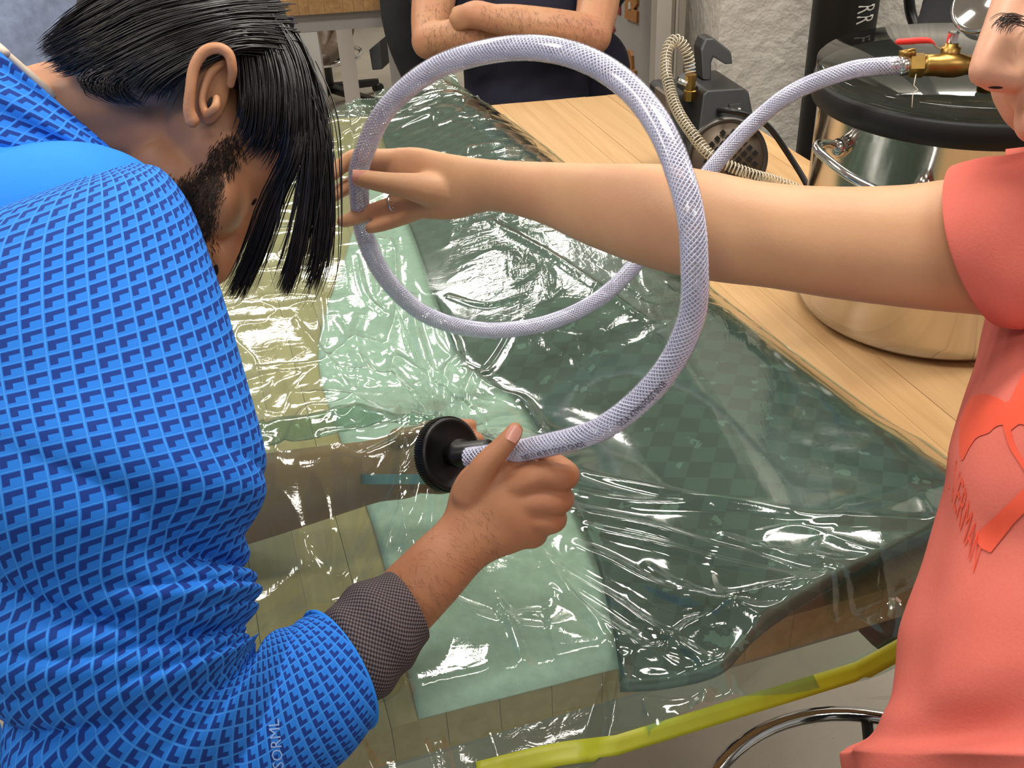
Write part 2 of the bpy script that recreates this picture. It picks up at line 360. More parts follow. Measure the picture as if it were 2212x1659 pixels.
def film_mat(name, tint, haze, hz, crinkle, rough=.07, gain=1.25):
    t = NT(name); co = t.coord()
    vo = t.n('ShaderNodeTexVoronoi', feature='DISTANCE_TO_EDGE'); vo.inputs['Scale'].default_value = 26; t.l(t.mapping(co, (1, 1, 1), (0, 0, .3)), vo.inputs['Vector'])
    wv = t.noise(1., 3, .55, t.mapping(co, (70, 12, 30), (0, 0, -.32)), .8); w2 = t.noise(34, 4, .6, None, 1.4)
    w3 = t.noise(1., 3, .55, t.mapping(co, (14, 90, 30), (0, 0, -.32)), .6)
    at = t.n('ShaderNodeAttribute', attribute_name='crumple').outputs['Fac']; k_ = lambda x: t.math('MULTIPLY', x, at)
    b = t.bump(k_(w2), crinkle*.3, .004); b = t.bump(k_(wv), crinkle*.55, .0025, b); b = t.bump(k_(w3), crinkle*.3, .002, b); b = t.bump(k_(t.math('MINIMUM', vo.outputs[0], .05)), crinkle*.3, .012, b)
    tr = t.n('ShaderNodeBsdfTransparent'); tr.inputs[0].default_value = tint
    df = t.n('ShaderNodeBsdfDiffuse'); df.inputs[0].default_value = haze; t.l(b, df.inputs['Normal'])
    tl = t.n('ShaderNodeBsdfTranslucent'); tl.inputs[0].default_value = haze
    m0 = t.n('ShaderNodeMixShader'); m0.inputs[0].default_value = .45; t.l(df.outputs[0], m0.inputs[1]); t.l(tl.outputs[0], m0.inputs[2])
    m1 = t.n('ShaderNodeMixShader'); m1.inputs[0].default_value = hz; t.l(tr.outputs[0], m1.inputs[1]); t.l(m0.outputs[0], m1.inputs[2])
    gl = t.n('ShaderNodeBsdfGlossy'); gl.inputs['Roughness'].default_value = rough; t.l(b, gl.inputs['Normal'])
    fr = t.n('ShaderNodeFresnel'); fr.inputs[0].default_value = 1.5; t.l(b, fr.inputs['Normal']); bf = t.math('SUBTRACT', 1., t.n('ShaderNodeNewGeometry').outputs['Backfacing'])
    m2 = t.n('ShaderNodeMixShader'); t.l(t.math('ADD', t.math('MULTIPLY', t.math('MULTIPLY', fr.outputs[0], bf), gain), .03, True), m2.inputs[0]); t.l(m1.outputs[0], m2.inputs[1]); t.l(gl.outputs[0], m2.inputs[2])
    return t.done(m2.outputs[0])
M['film'] = film_mat('green_bagging_film', (.68, .82, .745, 1), srgb(166, 206, 186), .11, .42, .075, 1.75)
def carbon():
    t = NT('carbon_weave'); co = t.mapping(t.coord(), (1, 1, 1), (0, 0, .35)); ck = t.n('ShaderNodeTexChecker'); ck.inputs['Scale'].default_value = 42; t.l(co, ck.inputs[0])
    n = t.noise(18, 4); c = t.mix(ck.outputs['Fac'], srgb(32, 39, 37), srgb(58, 69, 65)); c = t.mix(t.math('MULTIPLY', t.math('GREATER_THAN', t.noise(34, 3, .6), .645), .5), c, srgb(130, 150, 142))
    c = t.mix(t.math('MULTIPLY', n, .3), c, srgb(30, 42, 40))
    return t.done(t.principled(c, .38, 0, t.bump(ck.outputs['Fac'], .15, .001)))
M['carbon'] = carbon()
M['breather'] = simple('breather_fleece', srgb(200, 204, 196), .95, 0, .10, 90, .4, 240)
M['mould'] = simple('mould_shirt_reflection', srgb(150, 98, 92), .5, 0, .1)  # reflection of the coral shirt put into the colour as pink
M['tape'] = simple('yellow_sealant_tape', srgb(158, 160, 26), .5, 0, .08, 40)
def hose_mat():
    t = NT('clear_pvc'); tr = t.n('ShaderNodeBsdfTransparent'); tr.inputs[0].default_value = (.95, .955, .985, 1)
    df0 = t.n('ShaderNodeBsdfDiffuse'); df0.inputs[0].default_value = (.66, .68, .84, 1); tl0 = t.n('ShaderNodeBsdfTranslucent'); tl0.inputs[0].default_value = (.66, .68, .84, 1); dm = t.n('ShaderNodeMixShader'); dm.inputs[0].default_value = .5; t.l(df0.outputs[0], dm.inputs[1]); t.l(tl0.outputs[0], dm.inputs[2]); df = dm.outputs[0]; m = t.n('ShaderNodeMixShader'); m.inputs[0].default_value = .12; t.l(tr.outputs[0], m.inputs[1]); t.l(df, m.inputs[2])
    gl = t.n('ShaderNodeBsdfGlossy'); gl.inputs['Roughness'].default_value = .12; fr = t.n('ShaderNodeFresnel'); fr.inputs[0].default_value = 1.5; bf = t.math('SUBTRACT', 1., t.n('ShaderNodeNewGeometry').outputs['Backfacing'])
    m2 = t.n('ShaderNodeMixShader'); t.l(t.math('MULTIPLY', t.math('MULTIPLY', fr.outputs[0], bf), 1.0, True), m2.inputs[0]); t.l(m.outputs[0], m2.inputs[1]); t.l(gl.outputs[0], m2.inputs[2]); return t.done(m2.outputs[0])
M['hose'] = hose_mat()
M['braid'] = simple('white_polyester_braid', srgb(226, 226, 240), .5, 0, .03)
def acrylic(name, tint, fac=.1):
    t = NT(name); tr = t.n('ShaderNodeBsdfTransparent'); tr.inputs[0].default_value = tint
    gl = t.n('ShaderNodeBsdfGlossy'); gl.inputs['Roughness'].default_value = .03; fr = t.n('ShaderNodeFresnel'); fr.inputs[0].default_value = 1.49; bf = t.math('SUBTRACT', 1., t.n('ShaderNodeNewGeometry').outputs['Backfacing'])
    m2 = t.n('ShaderNodeMixShader'); t.l(t.math('MULTIPLY', fr.outputs[0], bf, True), m2.inputs[0]); t.l(tr.outputs[0], m2.inputs[1]); t.l(gl.outputs[0], m2.inputs[2]); return t.done(m2.outputs[0])
M['acrylic'] = acrylic('smoked_acrylic', (.78, .80, .76, 1))
M['clearplastic'] = acrylic('yellowed_clear_pvc', (.93, .90, .82, 1))
M['ink'] = simple('dark_ink', srgb(34, 22, 60), .6, 0, .1)
M['whiteink'] = simple('white_ink', srgb(190, 186, 180), .7, 0, .1)
M['redpaint'] = simple('dark_red_paint', srgb(128, 34, 38), .7, 0, .08)
M['brownpaint'] = simple('wood_letter', srgb(158, 104, 48), .6, 0, .15, 60)
# ------------------------------------------------------------------ the room
def quad(name, pts, mat, thick, label=None, kind='structure'):
    o = obj(name, prism(pts, thick), mat, None, False); tag(o, label, None, None, kind); return o
XMIN, XMAX, YMIN, YMAX = -4.2, 3.4, -2.2, 7.6
quad('floor', [(XMIN, YMIN, 0), (XMAX, YMIN, 0), (XMAX, YMAX, 0), (XMIN, YMAX, 0)], M['floor'], (0, 0, -.1), 'light grey sealed concrete floor')
quad('ceiling', [(XMIN, YMIN, CEIL), (XMAX, YMIN, CEIL), (XMAX, YMAX, CEIL), (XMIN, YMAX, CEIL)], M['ceil'], (0, 0, .1), 'off white painted ceiling')
quad('wall_back', [(XMIN, YMAX, 0), (XMAX, YMAX, 0), (XMAX, YMAX, CEIL), (XMIN, YMAX, CEIL)], M['wall'], (0, .1, 0), 'white wall at the back of the workshop')
quad('wall_left', [(XMIN, YMIN, 0), (XMIN, YMAX, 0), (XMIN, YMAX, CEIL), (XMIN, YMIN, CEIL)], M['wall'], (-.1, 0, 0), 'white wall on the left side')
LAMPW = ['above the bent person in blue', 'above the near end of the workbench', 'left of the far bench', 'above the vacuum pump', 'above the right hand wall', 'behind the far bench on the left', 'above the grey door', 'nearest the back wall', 'behind the camera on the left', 'behind the camera on the right']
for i, (x, y) in enumerate(LAMPS):
    f = empty('ceiling_lamp', (x, y, CEIL)); tag(f, 'long fluorescent ceiling lamp '+LAMPW[i], 'ceiling lamp', 'ceiling lamps out of view')
    obj('lamp_housing', box((x, y, CEIL-.035), (1.28, .22, .065), math.radians(14), .006), M['white_metal'], f, False)
YW = 2.42
xw = Yp(1545, 200, YW)[0]
quad('wall_right', [(xw, YW, 0), (XMAX, YW, 0), (XMAX, YW, CEIL), (xw, YW, CEIL)], M['wall'], (0, .5, 0), 'rough white painted wall behind the vacuum pump')
YP_ = 2.86; xp0 = Yp(1444, 150, YP_)[0]
quad('wall_panel', [(xp0, YP_, 0), (xw+.3, YP_, 0), (xw+.3, YP_, CEIL), (xp0, YP_, CEIL)], M['wall2'], (0, .08, 0), 'beige painted panel beside the rough white wall')
xf0 = Yp(1415, 150, 2.8)[0]; xf1 = Yp(1446, 150, 2.8)[0]
quad('trim_1', [(xf0, 2.8, 0), (xf1, 2.8, 0), (xf1, 2.8, CEIL), (xf0, 2.8, CEIL)], M['frame'], (0, .1, 0), 'white door frame post')
xs = Yp(1453, 150, 2.855)[0]
quad('trim_2', [(xs, 2.84, 0), (xs+.006, 2.84, 0), (xs+.006, 2.84, CEIL), (xs, 2.84, CEIL)], M['frame'], (0, .02, 0), 'thin seam strip on the beige panel')
GA = Yp(1215, 100, 4.6); GB = Yp(1416, 100, 2.95); gdir = GB-GA; gdir[2] = 0; gL = np.linalg.norm(gdir); gdir /= gL; gn = np.array([gdir[1], -gdir[0], 0]); gn = -gn if gn[1] > 0 else gn
quad('door_1', [(GA[0], GA[1], 0), (GB[0], GB[1], 0), (GB[0], GB[1], CEIL), (GA[0], GA[1], CEIL)], M['greywall'], -gn*.06, 'grey painted door with wooden and red letters')
def onplane(px, py, off=0.):
    r = ray(px, py); q = GA+gn*off-C0; return C0+r*((q@gn)/(r@gn))
def plate(name, pxs, mat, parent=None, th=.008):
    return obj(name, prism([onplane(*q, th) for q in pxs], -gn*(th-.0005)), mat, parent, False)
dl = empty('door_letters', tuple(onplane(1365, 180))); tag(dl, 'brown wooden capital letters P and R mounted on grey door', 'letters')
plate('letter', [(1347, 163), (1348, 130), (1350, 115), (1355, 108), (1360, 110), (1364, 121), (1365, 150), (1371, 153), (1371, 176)], M['brownpaint'], dl)
plate('letter', [(1349, 39), (1350, -30), (1375, -28), (1375, 9), (1368, 20), (1375, 25), (1374, 50)], M['brownpaint'], dl)
plate('letter_insert', [(1353, 145), (1354, 132), (1358, 131), (1358, 146)], M['whiteink'], dl, .011)
plate('letter_insert', [(1357, 20), (1357, 6), (1360, 3), (1361, 19)], M['whiteink'], dl, .011)
dr = empty('red_door_letters', tuple(onplane(1320, 120))); tag(dr, 'dark red letters painted on the grey door', 'letters')
plate('letter', [(1280, 118), (1280, 86), (1313, 88), (1338, 104), (1338, 156), (1285, 132)], M['redpaint'], dr, .003)
plate('letter', [(1305, 92), (1312, 60), (1320, 42), (1329, 64), (1313, 87)], M['redpaint'], dr, .003)
plate('letter', [(1310, 20), (1322, -30), (1340, -30), (1340, 33)], M['redpaint'], dr, .003)
# black drain pipe with stencilled marks
ppc = (Yp(1752, 60, 2.28)+Yp(1888, 60, 2.28))/2; pr = np.linalg.norm(Yp(1752, 60, 2.28)-Yp(1888, 60, 2.28))/2; pcx, pcy = ppc[0], 2.28
pipe = empty('drain_pipe', (pcx, pcy, 0)); tag(pipe, 'thick black vertical pipe with white stencilled letters beside the wall', 'pipe')
obj('pipe_body', lathe([(pr*.9, 0), (pr, .0), (pr, CEIL-.002), (pr*.9, CEIL-.002)], (pcx, pcy, 0)), M['blackmatte'], pipe)
tz = Yp(1830, 12, pcy-pr)[2]; base_a = -math.pi/2+.06; adv = 0.
for ch_ in 'RR FRR TR':
    if ch_ != ' ':
        tv, tf = text_mesh(ch_, .062)
        obj('stencil_letter', ([(pcx+(pr+.0015)*math.cos(base_a+y/pr), pcy+(pr+.0015)*math.sin(base_a+y/pr), tz-adv-x*.5) for x, y, _ in tv], tf), M['whiteink'], pipe, False)
    adv += .0215
# black bag hanging on the wall and a cable
bag = blob('hanging_bag', [loft([((1990, 10), (2150, 0), 1.98, .5), ((1972, 95), (2190, 80), 1.95, .5), ((1985, 175), (2240, 170), 1.96, .5), ((2020, 330), (2240, 330), 1.99, .45)], 20, 24, round_ends=True), loft([((2010, -120), (2150, -120), 2.0, .5), ((1988, 40), (2160, 30), 1.98, .5)], 10, 24)], .008, M['blackcloth'])
tag(bag, 'black cloth bag hanging on the wall behind brass valve', 'bag')
cb = obj('wall_cable', tube([Yp(1962, -60, 2.33), Yp(1966, 20, 2.33), Yp(1985, 90, 2.3), Yp(1990, 190, 2.33), Yp(1900, 240, 2.36), Yp(1880, 330, 2.38)], .012, 10, 40), M['black']); tag(cb, 'black cable running down the white wall beside pipe', 'cable')

# ------------------------------------------------------------------ main workbench
T = .92
O2 = np.array([-.093, .567]); A2 = np.array([math.cos(YAW), math.sin(YAW)]); B2 = np.array([-math.sin(YAW), math.cos(YAW)])
def tw_(s, t, z=T): q = O2+A2*s+B2*t; return np.array([q[0], q[1], z])
SL, SR = -.26, .97
tfront = lambda s: -.004*s; tfar = lambda s: 1.62-.17*(s-.1)
wb = empty('workbench', tuple(tw_(.35, .75, 0))); tag(wb, 'maple strip workbench carrying the bagged mould and vacuum gear', 'workbench')
TT = .045; nst = 26; sw = (SR-SL)/nst
for i in range(nst):
    s0 = SL+i*sw; s1 = s0+sw-.0006; zt = T+random.uniform(-.0004, .0003)
    pl = [tw_(s0, tfront(s0), zt), tw_(s1, tfront(s1), zt), tw_(s1, tfar(s1), zt), tw_(s0, tfar(s0), zt)]
    obj('plank', prism(pl, (0, 0, -TT)), M['wood'], wb, False)
fr = [tw_(SL+.05, .05, T-TT-.001), tw_(SR-.05, .05, T-TT-.001), tw_(SR-.05, tfar(SR)-.06, T-TT-.001), tw_(SL+.05, tfar(SL)-.06, T-TT-.001)]
for i in range(4):
    a, b = fr[i], fr[(i+1) % 4]; dv = (b-a)/np.linalg.norm(b-a); nn = np.cross(dv, [0, 0, 1])*-.03
    obj('apron', prism([a, b, b-np.array([0, 0, .07]), a-np.array([0, 0, .07])], nn), M['grey_metal'], wb, False)
    c = (a+(0, 0, 0)); ctr = sum(fr)/4; c = c+(ctr-c)/np.linalg.norm(ctr-c)*.05
    obj('leg', box((c[0], c[1], (T-TT-.072)/2), (.06, .06, T-TT-.074), YAW, .004), M['grey_metal'], wb, False)
# ------------------------------------------------------------------ far bench
YB = 3.13; bl = Yp(574, 38, YB); z0 = bl[2]; z1 = z0+.045; FBW = Yp(888, 10, YB)[0]-bl[0]; FBL = 1.5
fb = empty('far_workbench', (bl[0]+.2, YB+.7, 0)); tag(fb, 'white framed bench with thick wooden top in the background', 'workbench')
dirb = np.array([math.cos(.06), math.sin(.06), 0]); nb = np.array([-dirb[1], dirb[0], 0]); b0 = np.array([bl[0], YB, 0])
def fbp(u, v, z): q = b0+dirb*u+nb*v; q = q.copy(); q[2] = z; return q
u = 0.
while u < FBW-.005:
    w = min(random.choice([.030, .045, .055, .04]), FBW-u)
    obj('butcher_block', prism([fbp(u, 0, z0), fbp(u+w-.0006, 0, z0), fbp(u+w-.0006, FBL, z0), fbp(u, FBL, z0)], (0, 0, z1-z0)), M['endwood'], fb, False); u += w
ul = [.075, FBW-.085]
obj('apron', prism([fbp(ul[0], .03, z0-.001), fbp(ul[1]+.065, .03, z0-.001), fbp(ul[1]+.065, .06, z0-.001), fbp(ul[0], .06, z0-.001)], (0, 0, -.055)), M['grey_metal'], fb, False)
for u in ul:
    for v in (.03, FBL-.1):
        obj('leg', prism([fbp(u, v, z0-.057), fbp(u+.065, v, z0-.057), fbp(u+.065, v+.05, z0-.057), fbp(u, v+.05, z0-.057)], (0, 0, -(z0-.057))), M['white_metal'], fb, False)
# ------------------------------------------------------------------ what lies under the bagging film
XYp = lambda x, y, z: Zp(x, y, z)[:2]
LEFTB = np.array([XYp(*q, T+.02) for q in ((1372, 1475), (1330, 1380), (1285, 1190), (1215, 1030), (1120, 850), (1000, 760), (950, 660), (900, 520), (862, 420), (830, 300), (815, 240))])
RIGHTB = np.array([XYp(*q, T+.035) for q in ((2230, 1080), (2120, 1010), (2050, 972), (1985, 925), (1900, 878), (1720, 748), (1540, 612), (1380, 470), (1232, 350), (1120, 262), (1050, 215), (1000, 186))])
FRONTB = np.array([XYp(*q, T+.03) for q in ((1340, 1460), (1450, 1462), (1560, 1448), (1640, 1385), (1800, 1300), (2010, 1190), (2200, 1060))])
def segdist(X, Y, L):
    D = np.full(X.shape, 9.); S = np.zeros(X.shape)
    for a, b in zip(L[:-1], L[1:]):
        d = b-a; l2 = d@d; t = np.clip(((X-a[0])*d[0]+(Y-a[1])*d[1])/l2, 0, 1); q = np.hypot(X-a[0]-t*d[0], Y-a[1]-t*d[1])
        cr = d[0]*(Y-a[1])-d[1]*(X-a[0]); m = q < D; D = np.where(m, q, D); S = np.where(m, np.sign(cr), S)
    return D, S
def fold_profile(dR, dL, dF):
    return .052*np.sqrt(np.clip(sstep(-.012, .085, dR), 0, 1))*(.25+.75*sstep(-.03, .20, dL))*sstep(-.016, .002, dF)
def mould_h(X, Y):
    d, s = segdist(X, Y, RIGHTB); dR = d*s
    d, s = segdist(X, Y, LEFTB); dL = -d*s
    d, s = segdist(X, Y, FRONTB); dF = d*s
    return fold_profile(dR, dL, dF)*(dL > -.06), dR, dL, dF
FIT = P(938, 975, .955)
AOFF = [.05, .05, .046, .012]
ARM = [P(470, 1090, .985), P(640, 1045, .99), P(780, 1015, .995), P(900, 985, .975)]
def base_film(X, Y):
    mh, dR, dL, dF = mould_h(X, Y)
    z = .006+mh
    r = np.hypot(X-FIT[0], Y-FIT[1]); ang = np.arctan2(Y-FIT[1], X-FIT[0])
    re = r*(1+1.1*np.clip(np.cos(ang+.35), 0, 1)**2*sstep(.12, .02, r)); R0 = .36+.05*np.sin(3*ang+1); tent = (FIT[2]-T-.004)*np.clip(1-re/R0, 0, 1)**1.7
    arm = np.zeros(X.shape)
    for a, b, oa, ob in zip(ARM[:-1], ARM[1:], AOFF[:-1], AOFF[1:]):
        d = (b-a)[:2]; t = np.clip(((X-a[0])*d[0]+(Y-a[1])*d[1])/(d@d), 0, 1); q = np.hypot(X-a[0]-t*d[0], Y-a[1]-t*d[1])
        zt = a[2]+(b[2]-a[2])*t+oa+(ob-oa)*t-T; arm = np.maximum(arm, zt*(1-sstep(.022, .17, q)))
    k = 60.; z = np.log(np.exp(k*z)+np.exp(k*tent)+np.exp(k*arm)-1.8)/k
    tt = (X-O2[0])*B2[0]+(Y-O2[1])*B2[1]
    supp = np.maximum(tt, np.minimum(dF+.012, dL)); drop = np.clip(-(supp+.002), 0, 1); z = z*(1-sstep(0, .03, drop))-.55*drop*sstep(0, .05, drop)+.004
    far = np.clip(tt-1.68, 0, 1); z = z-far*.6*sstep(0, .1, far)
    return T+z, dR, dL, dF, r, ang, tt
def film_hit(px, py):
    d = np.linspace(.6, 2.6, 900); pts = C0+ray(px, py)[None]*d[:, None]; z = base_film(pts[:, 0], pts[:, 1])[0]
    i = np.argmax(pts[:, 2] < z); return pts[i]
# mould with carbon layup
def resamp(Kp, n):
    Q = crom(Kp, 400); s = np.r_[0, np.cumsum(np.linalg.norm(np.diff(Q, axis=0), axis=1))]; t = np.linspace(0, s[-1], n); return np.c_[np.interp(t, s, Q[:, 0]), np.interp(t, s, Q[:, 1])]
def coons(front_, far_, left_, right_, nu, nv):
    b_, t_, l_, r_ = resamp(front_, nu), resamp(far_, nu), resamp(left_, nv), resamp(right_, nv)
    u = np.linspace(0, 1, nu)[None, :, None]; v = np.linspace(0, 1, nv)[:, None, None]
    return (1-v)*b_[None]+v*t_[None]+(1-u)*l_[:, None]+u*r_[:, None]-((1-u)*(1-v)*b_[0]+u*(1-v)*b_[-1]+(1-u)*v*t_[0]+u*v*t_[-1])
def sheet(G_, Z_, thick):
    nv, nu = Z_.shape; V = np.concatenate([np.dstack([G_, Z_[..., None]]).reshape(-1, 3), np.dstack([G_, Z_[..., None]-thick]).reshape(-1, 3)]); n0 = nv*nu; f = grid_faces(nv, nu); f = f+[tuple(i+n0 for i in q[::-1]) for q in f]
    rim = [j for j in range(nu)]+[i*nu+nu-1 for i in range(1, nv)]+[(nv-1)*nu+j for j in range(nu-2, -1, -1)]+[i*nu for i in range(nv-2, 0, -1)]
    return V, f+[(rim[(i+1) % len(rim)], rim[i], rim[i]+n0, rim[(i+1) % len(rim)]+n0) for i in range(len(rim))]
ml = empty('curved_mould', tuple(tw_(.4, .6, T))); tag(ml, 'long curved mould laid up with dark carbon weave under green film', 'mould')
def mz(X, Y): q = mould_h(X, Y); return T+.0035+np.maximum(fold_profile(q[1], q[2], .1+0*q[3])*(q[2] > -.06)-.0045, 0)
mR = np.vstack([FRONTB[-1], RIGHTB[1:]+np.array([.004, -.004])]); mG = coons(FRONTB, np.array([LEFTB[-1], RIGHTB[-1]+np.array([.004, -.004])]), np.vstack([FRONTB[0], LEFTB[1:]]), mR, 70, 110)
cf = obj('carbon_layup', sheet(mG, mz(mG[..., 0], mG[..., 1]), .003), M['carbon'], ml)
bpt = lambda L: np.array([XYp(*q, T) for q in L])
bG = coons(bpt([(905, 1556), (1120, 1502), (1345, 1445), (1400, 1440)]), bpt([(790, 400), (830, 395), (870, 400)]), bpt([(905, 1556), (880, 1450), (850, 1300), (800, 1120), (735, 950), (690, 800), (700, 690), (745, 560), (790, 400)]), bpt([(1400, 1440), (1390, 1300), (1330, 1100), (1180, 850), (1010, 720), (930, 560), (870, 400)]), 30, 60)
brc = obj('breather_cloth', sheet(bG, T+.002+.0006*vnoise(bG[..., 0]*40, bG[..., 1]*40, 6), .0012), M['breather']); tag(brc, 'pale grey green fleece strip lying under the film beside mould', 'cloth')

# ------------------------------------------------------------------ bagging film
NU, NV = 560, 600
vq = np.linspace(0, 1, NV)
front = np.array([XYp(*q, T-.035) for q in ((560, 1890), (800, 1795), (1050, 1735), (1250, 1682), (1450, 1618), (1700, 1545), (1950, 1455), (2120, 1370), (2260, 1300))])
rightk = np.vstack([front[-1]+np.array([.03, .0]), RIGHTB[0]+np.array([.06, .01]), RIGHTB[1:]+np.array([.014, .006]), RIGHTB[-1]+np.array([-.03, .06])])
leftk = np.array([front[0], [-.40, .70], [-.43, 1.1], [-.44, 1.6], [-.42, 2.02], XYp(688, 262, T+.01)])
fark = np.array([leftk[-1], XYp(720, 240, T+.02), XYp(800, 212, T+.03), XYp(880, 194, T+.035), XYp(950, 180, T+.04), rightk[-1]])
G = coons(front, fark, leftk, rightk, NU, NV)
X, Y = G[..., 0], G[..., 1]
Zf, dR, dL, dF, r, ang, tt = base_film(X, Y)
# tension folds radiating from the connector to the mould end, and creases
FOLDS = [([(1262, 1024), (1400, 1055), (1560, 1092), (1700, 1112)], .0042, .0045), ([(1240, 1062), (1500, 1092), (1780, 1128), (2040, 1158)], .0042, .006),
         ([(1245, 1105), (1400, 1140), (1560, 1190), (1790, 1282)], .0036, .005), ([(1270, 1142), (1420, 1180), (1600, 1230), (1775, 1283)], .0034, .005),
         ([(1250, 1190), (1330, 1230), (1480, 1300), (1660, 1386)], .0055, .0075), ([(1210, 1232), (1300, 1290), (1420, 1370), (1545, 1446)], .004, .005),
         ([(1200, 1285), (1290, 1350), (1380, 1410), (1480, 1448)], .0034, .005), ([(1160, 1180), (1220, 1270), (1290, 1370), (1338, 1436)], .003, .004),
         ([(1560, 1165), (1650, 1195), (1760, 1215), (1890, 1240)], .003, .006), ([(1400, 1230), (1500, 1290), (1600, 1330), (1690, 1345)], .003, .005),
         ([(945, 932), (890, 1020), (830, 1120), (745, 1262)], .006, .0055), ([(946, 936), (910, 1030), (860, 1130), (790, 1255)], .005, .004), ([(947, 940), (925, 1020), (890, 1120), (845, 1215)], .005, .004),
         ([(948, 950), (940, 1060), (935, 1160)], .004, .004), ([(940, 925), (880, 955), (790, 1000), (735, 980)], .006, .006), ([(944, 922), (900, 915), (820, 935), (700, 948)], .005, .005),
         ([(945, 918), (930, 840), (900, 720), (890, 640)], .005, .006), ([(950, 915), (960, 830), (990, 770), (960, 690)], .004, .005), ([(955, 912), (1010, 840), (1060, 800), (1120, 700)], .004, .006), ([(940, 915), (880, 850), (790, 800), (720, 690)], .004, .006),
         ([(1075, 1290), (1090, 1340), (1130, 1440)], .003, .004), ([(1090, 1330), (1140, 1440)], .003, .004), ([(700, 1250), (660, 1180), (720, 1150)], .003, .003), ([(560, 930), (650, 900), (720, 880), (780, 860)], .004, .006),
         ([(680, 560), (700, 700), (690, 760)], .003, .004), ([(770, 560), (790, 640), (830, 680)], .003, .004), ([(640, 700), (760, 840)], .003, .004), ([(560, 800), (720, 790)], .003, .004), ([(780, 690), (770, 740), (800, 830)], .004, .007),
         ([(968, 640), (1050, 660), (1130, 640)], .003, .003), ([(1060, 480), (1200, 560), (1390, 690)], .004, .005), ([(1000, 800), (1070, 850), (1130, 870), (1170, 930)], .004, .006), ([(1340, 1440), (1350, 1480), (1360, 1505)], .003, .003)]
for pts, h, w in FOLDS:
    Lw = np.array([film_hit(*q)[:2] for q in pts]); Lw = crom(Lw, 14)
    lo = Lw.min(0)-4*w; hi = Lw.max(0)+4*w; msk = (X > lo[0]) & (X < hi[0]) & (Y > lo[1]) & (Y < hi[1])
    if not msk.any(): continue
    xs, ys = X[msk], Y[msk]; D = np.full(xs.shape, 9.); S = np.zeros(xs.shape)
    for k_, (a, b) in enumerate(zip(Lw[:-1], Lw[1:])):
        d = b-a; t = np.clip(((xs-a[0])*d[0]+(ys-a[1])*d[1])/(d@d+1e-12), 0, 1); q = np.hypot(xs-a[0]-t*d[0], ys-a[1]-t*d[1]); m_ = q < D; D = np.where(m_, q, D); S = np.where(m_, (k_+t)/13., S)
    Zf[msk] += 1.5*h*np.exp(-(D/(1.15*w))**2)*(.35+.65*np.sin(np.pi*np.clip(S, .04, .96)))
# crumple
on = 1-sstep(.0, .05, -dR)*0
cr = (ridged(X*9+3*vnoise(X*4, Y*4, 3), Y*9+3*vnoise(X*4, Y*4, 5), 1)**3)
cr2 = ridged(X*26+2*vnoise(X*9, Y*9, 8), Y*22+2*vnoise(X*9, Y*9, 9), 2)**4
fan = sstep(.46, .32, tt+.35*(X-.25)*(X > .25))*sstep(-.16, -.02, dL)*sstep(-.02, .02, tt); leftzone = sstep(.02, -.08, dL)*(1-.6*fan); flat = sstep(.0, .10, dL)*sstep(0, .05, dF)*(1-fan)
frontz = sstep(.07, .0, tt)
Zf += leftzone*(.007*cr+.0016*cr2)+flat*(.0012*cr2+.0009*cr)+frontz*(.007*cr+.003*cr2)+(.0015*vnoise(X*30, Y*30, 4))*frontz
farz = sstep(1.25, 1.6, tt); Zf += farz*(.006*cr+.004*cr2)
film = empty('vacuum_bag', tuple(tw_(.3, .6, T))); tag(film, 'green translucent plastic vacuum bag film draped over the mould and bench', 'plastic film')
fo = obj('film', (np.stack([X, Y, Zf], -1).reshape(-1, 3), grid_faces(NV, NU)), M['film'], film, True, recalc=False)
ca = fo.data.attributes.new('crumple', 'FLOAT', 'POINT'); ca.data.foreach_set('value', np.clip(np.maximum(.55*leftzone+1.0*flat+.3*frontz, .12), 0, 1).astype(np.float32).ravel())
# yellow sealant tape near the front edge of the bag
ftree = bvh(fo)
tu = crom(np.array([(1030, 1652), (1200, 1612), (1363, 1590), (1525, 1556), (1688, 1500), (1810, 1456), (1957, 1378), (2100, 1300)], float), 90); tl_ = crom(np.array([(1030, 1692), (1200, 1649), (1363, 1628), (1525, 1592), (1688, 1537), (1810, 1492), (1948, 1419), (2100, 1345)], float), 90); tapeV = []
for q0, q1 in zip(tl_, tu):
    a, na = hit(ftree, *q0); b, nb_ = hit(ftree, *q1)
    if a is None or b is None: continue
    for w_ in (0, .34, .67, 1.):
        q0_, q1_ = q0+np.array([2, 7.]), q1-np.array([2, 7.]); qm = q0_*(1-w_)+q1_*w_; m_, _n = hit(ftree, *qm); m_ = (a if w_ < .5 else b) if m_ is None else m_; tapeV += [m_-ray(*qm)*.004, m_-ray(*qm)*.0065]
tf_ = []; n8 = len(tapeV)//8; ordr = [0, 2, 4, 6, 7, 5, 3, 1]
for i in range(n8-1):
    for j in range(8):
        a_, b_ = ordr[j], ordr[(j+1) % 8]; tf_.append((i*8+a_, i*8+b_, i*8+8+b_, i*8+8+a_))
tf_ += [tuple(ordr), tuple(n8*8-8+j for j in ordr[::-1])]
tp = obj('sealant_tape', (tapeV, tf_), M['tape'], film, True); tag(tp, 'yellow sealant tape strip along the front edge')
#@@PART3

tb0 = film_hit(1925, 1300); tab = obj('tape_tab', join(loft([((1918, 1290), (1934, 1292), .93, .3), ((1920, 1310), (1932, 1312), .925, .35), ((1916, 1330), (1926, 1336), .925, .3)], 12, 10), loft([((1936, 1288), (1934, 1296), .925, .4), ((1948, 1298), (1944, 1304), .922, .4)], 6, 8)), M['cream'], film); tag(tab, 'twisted cream tape scrap stuck to the film end')
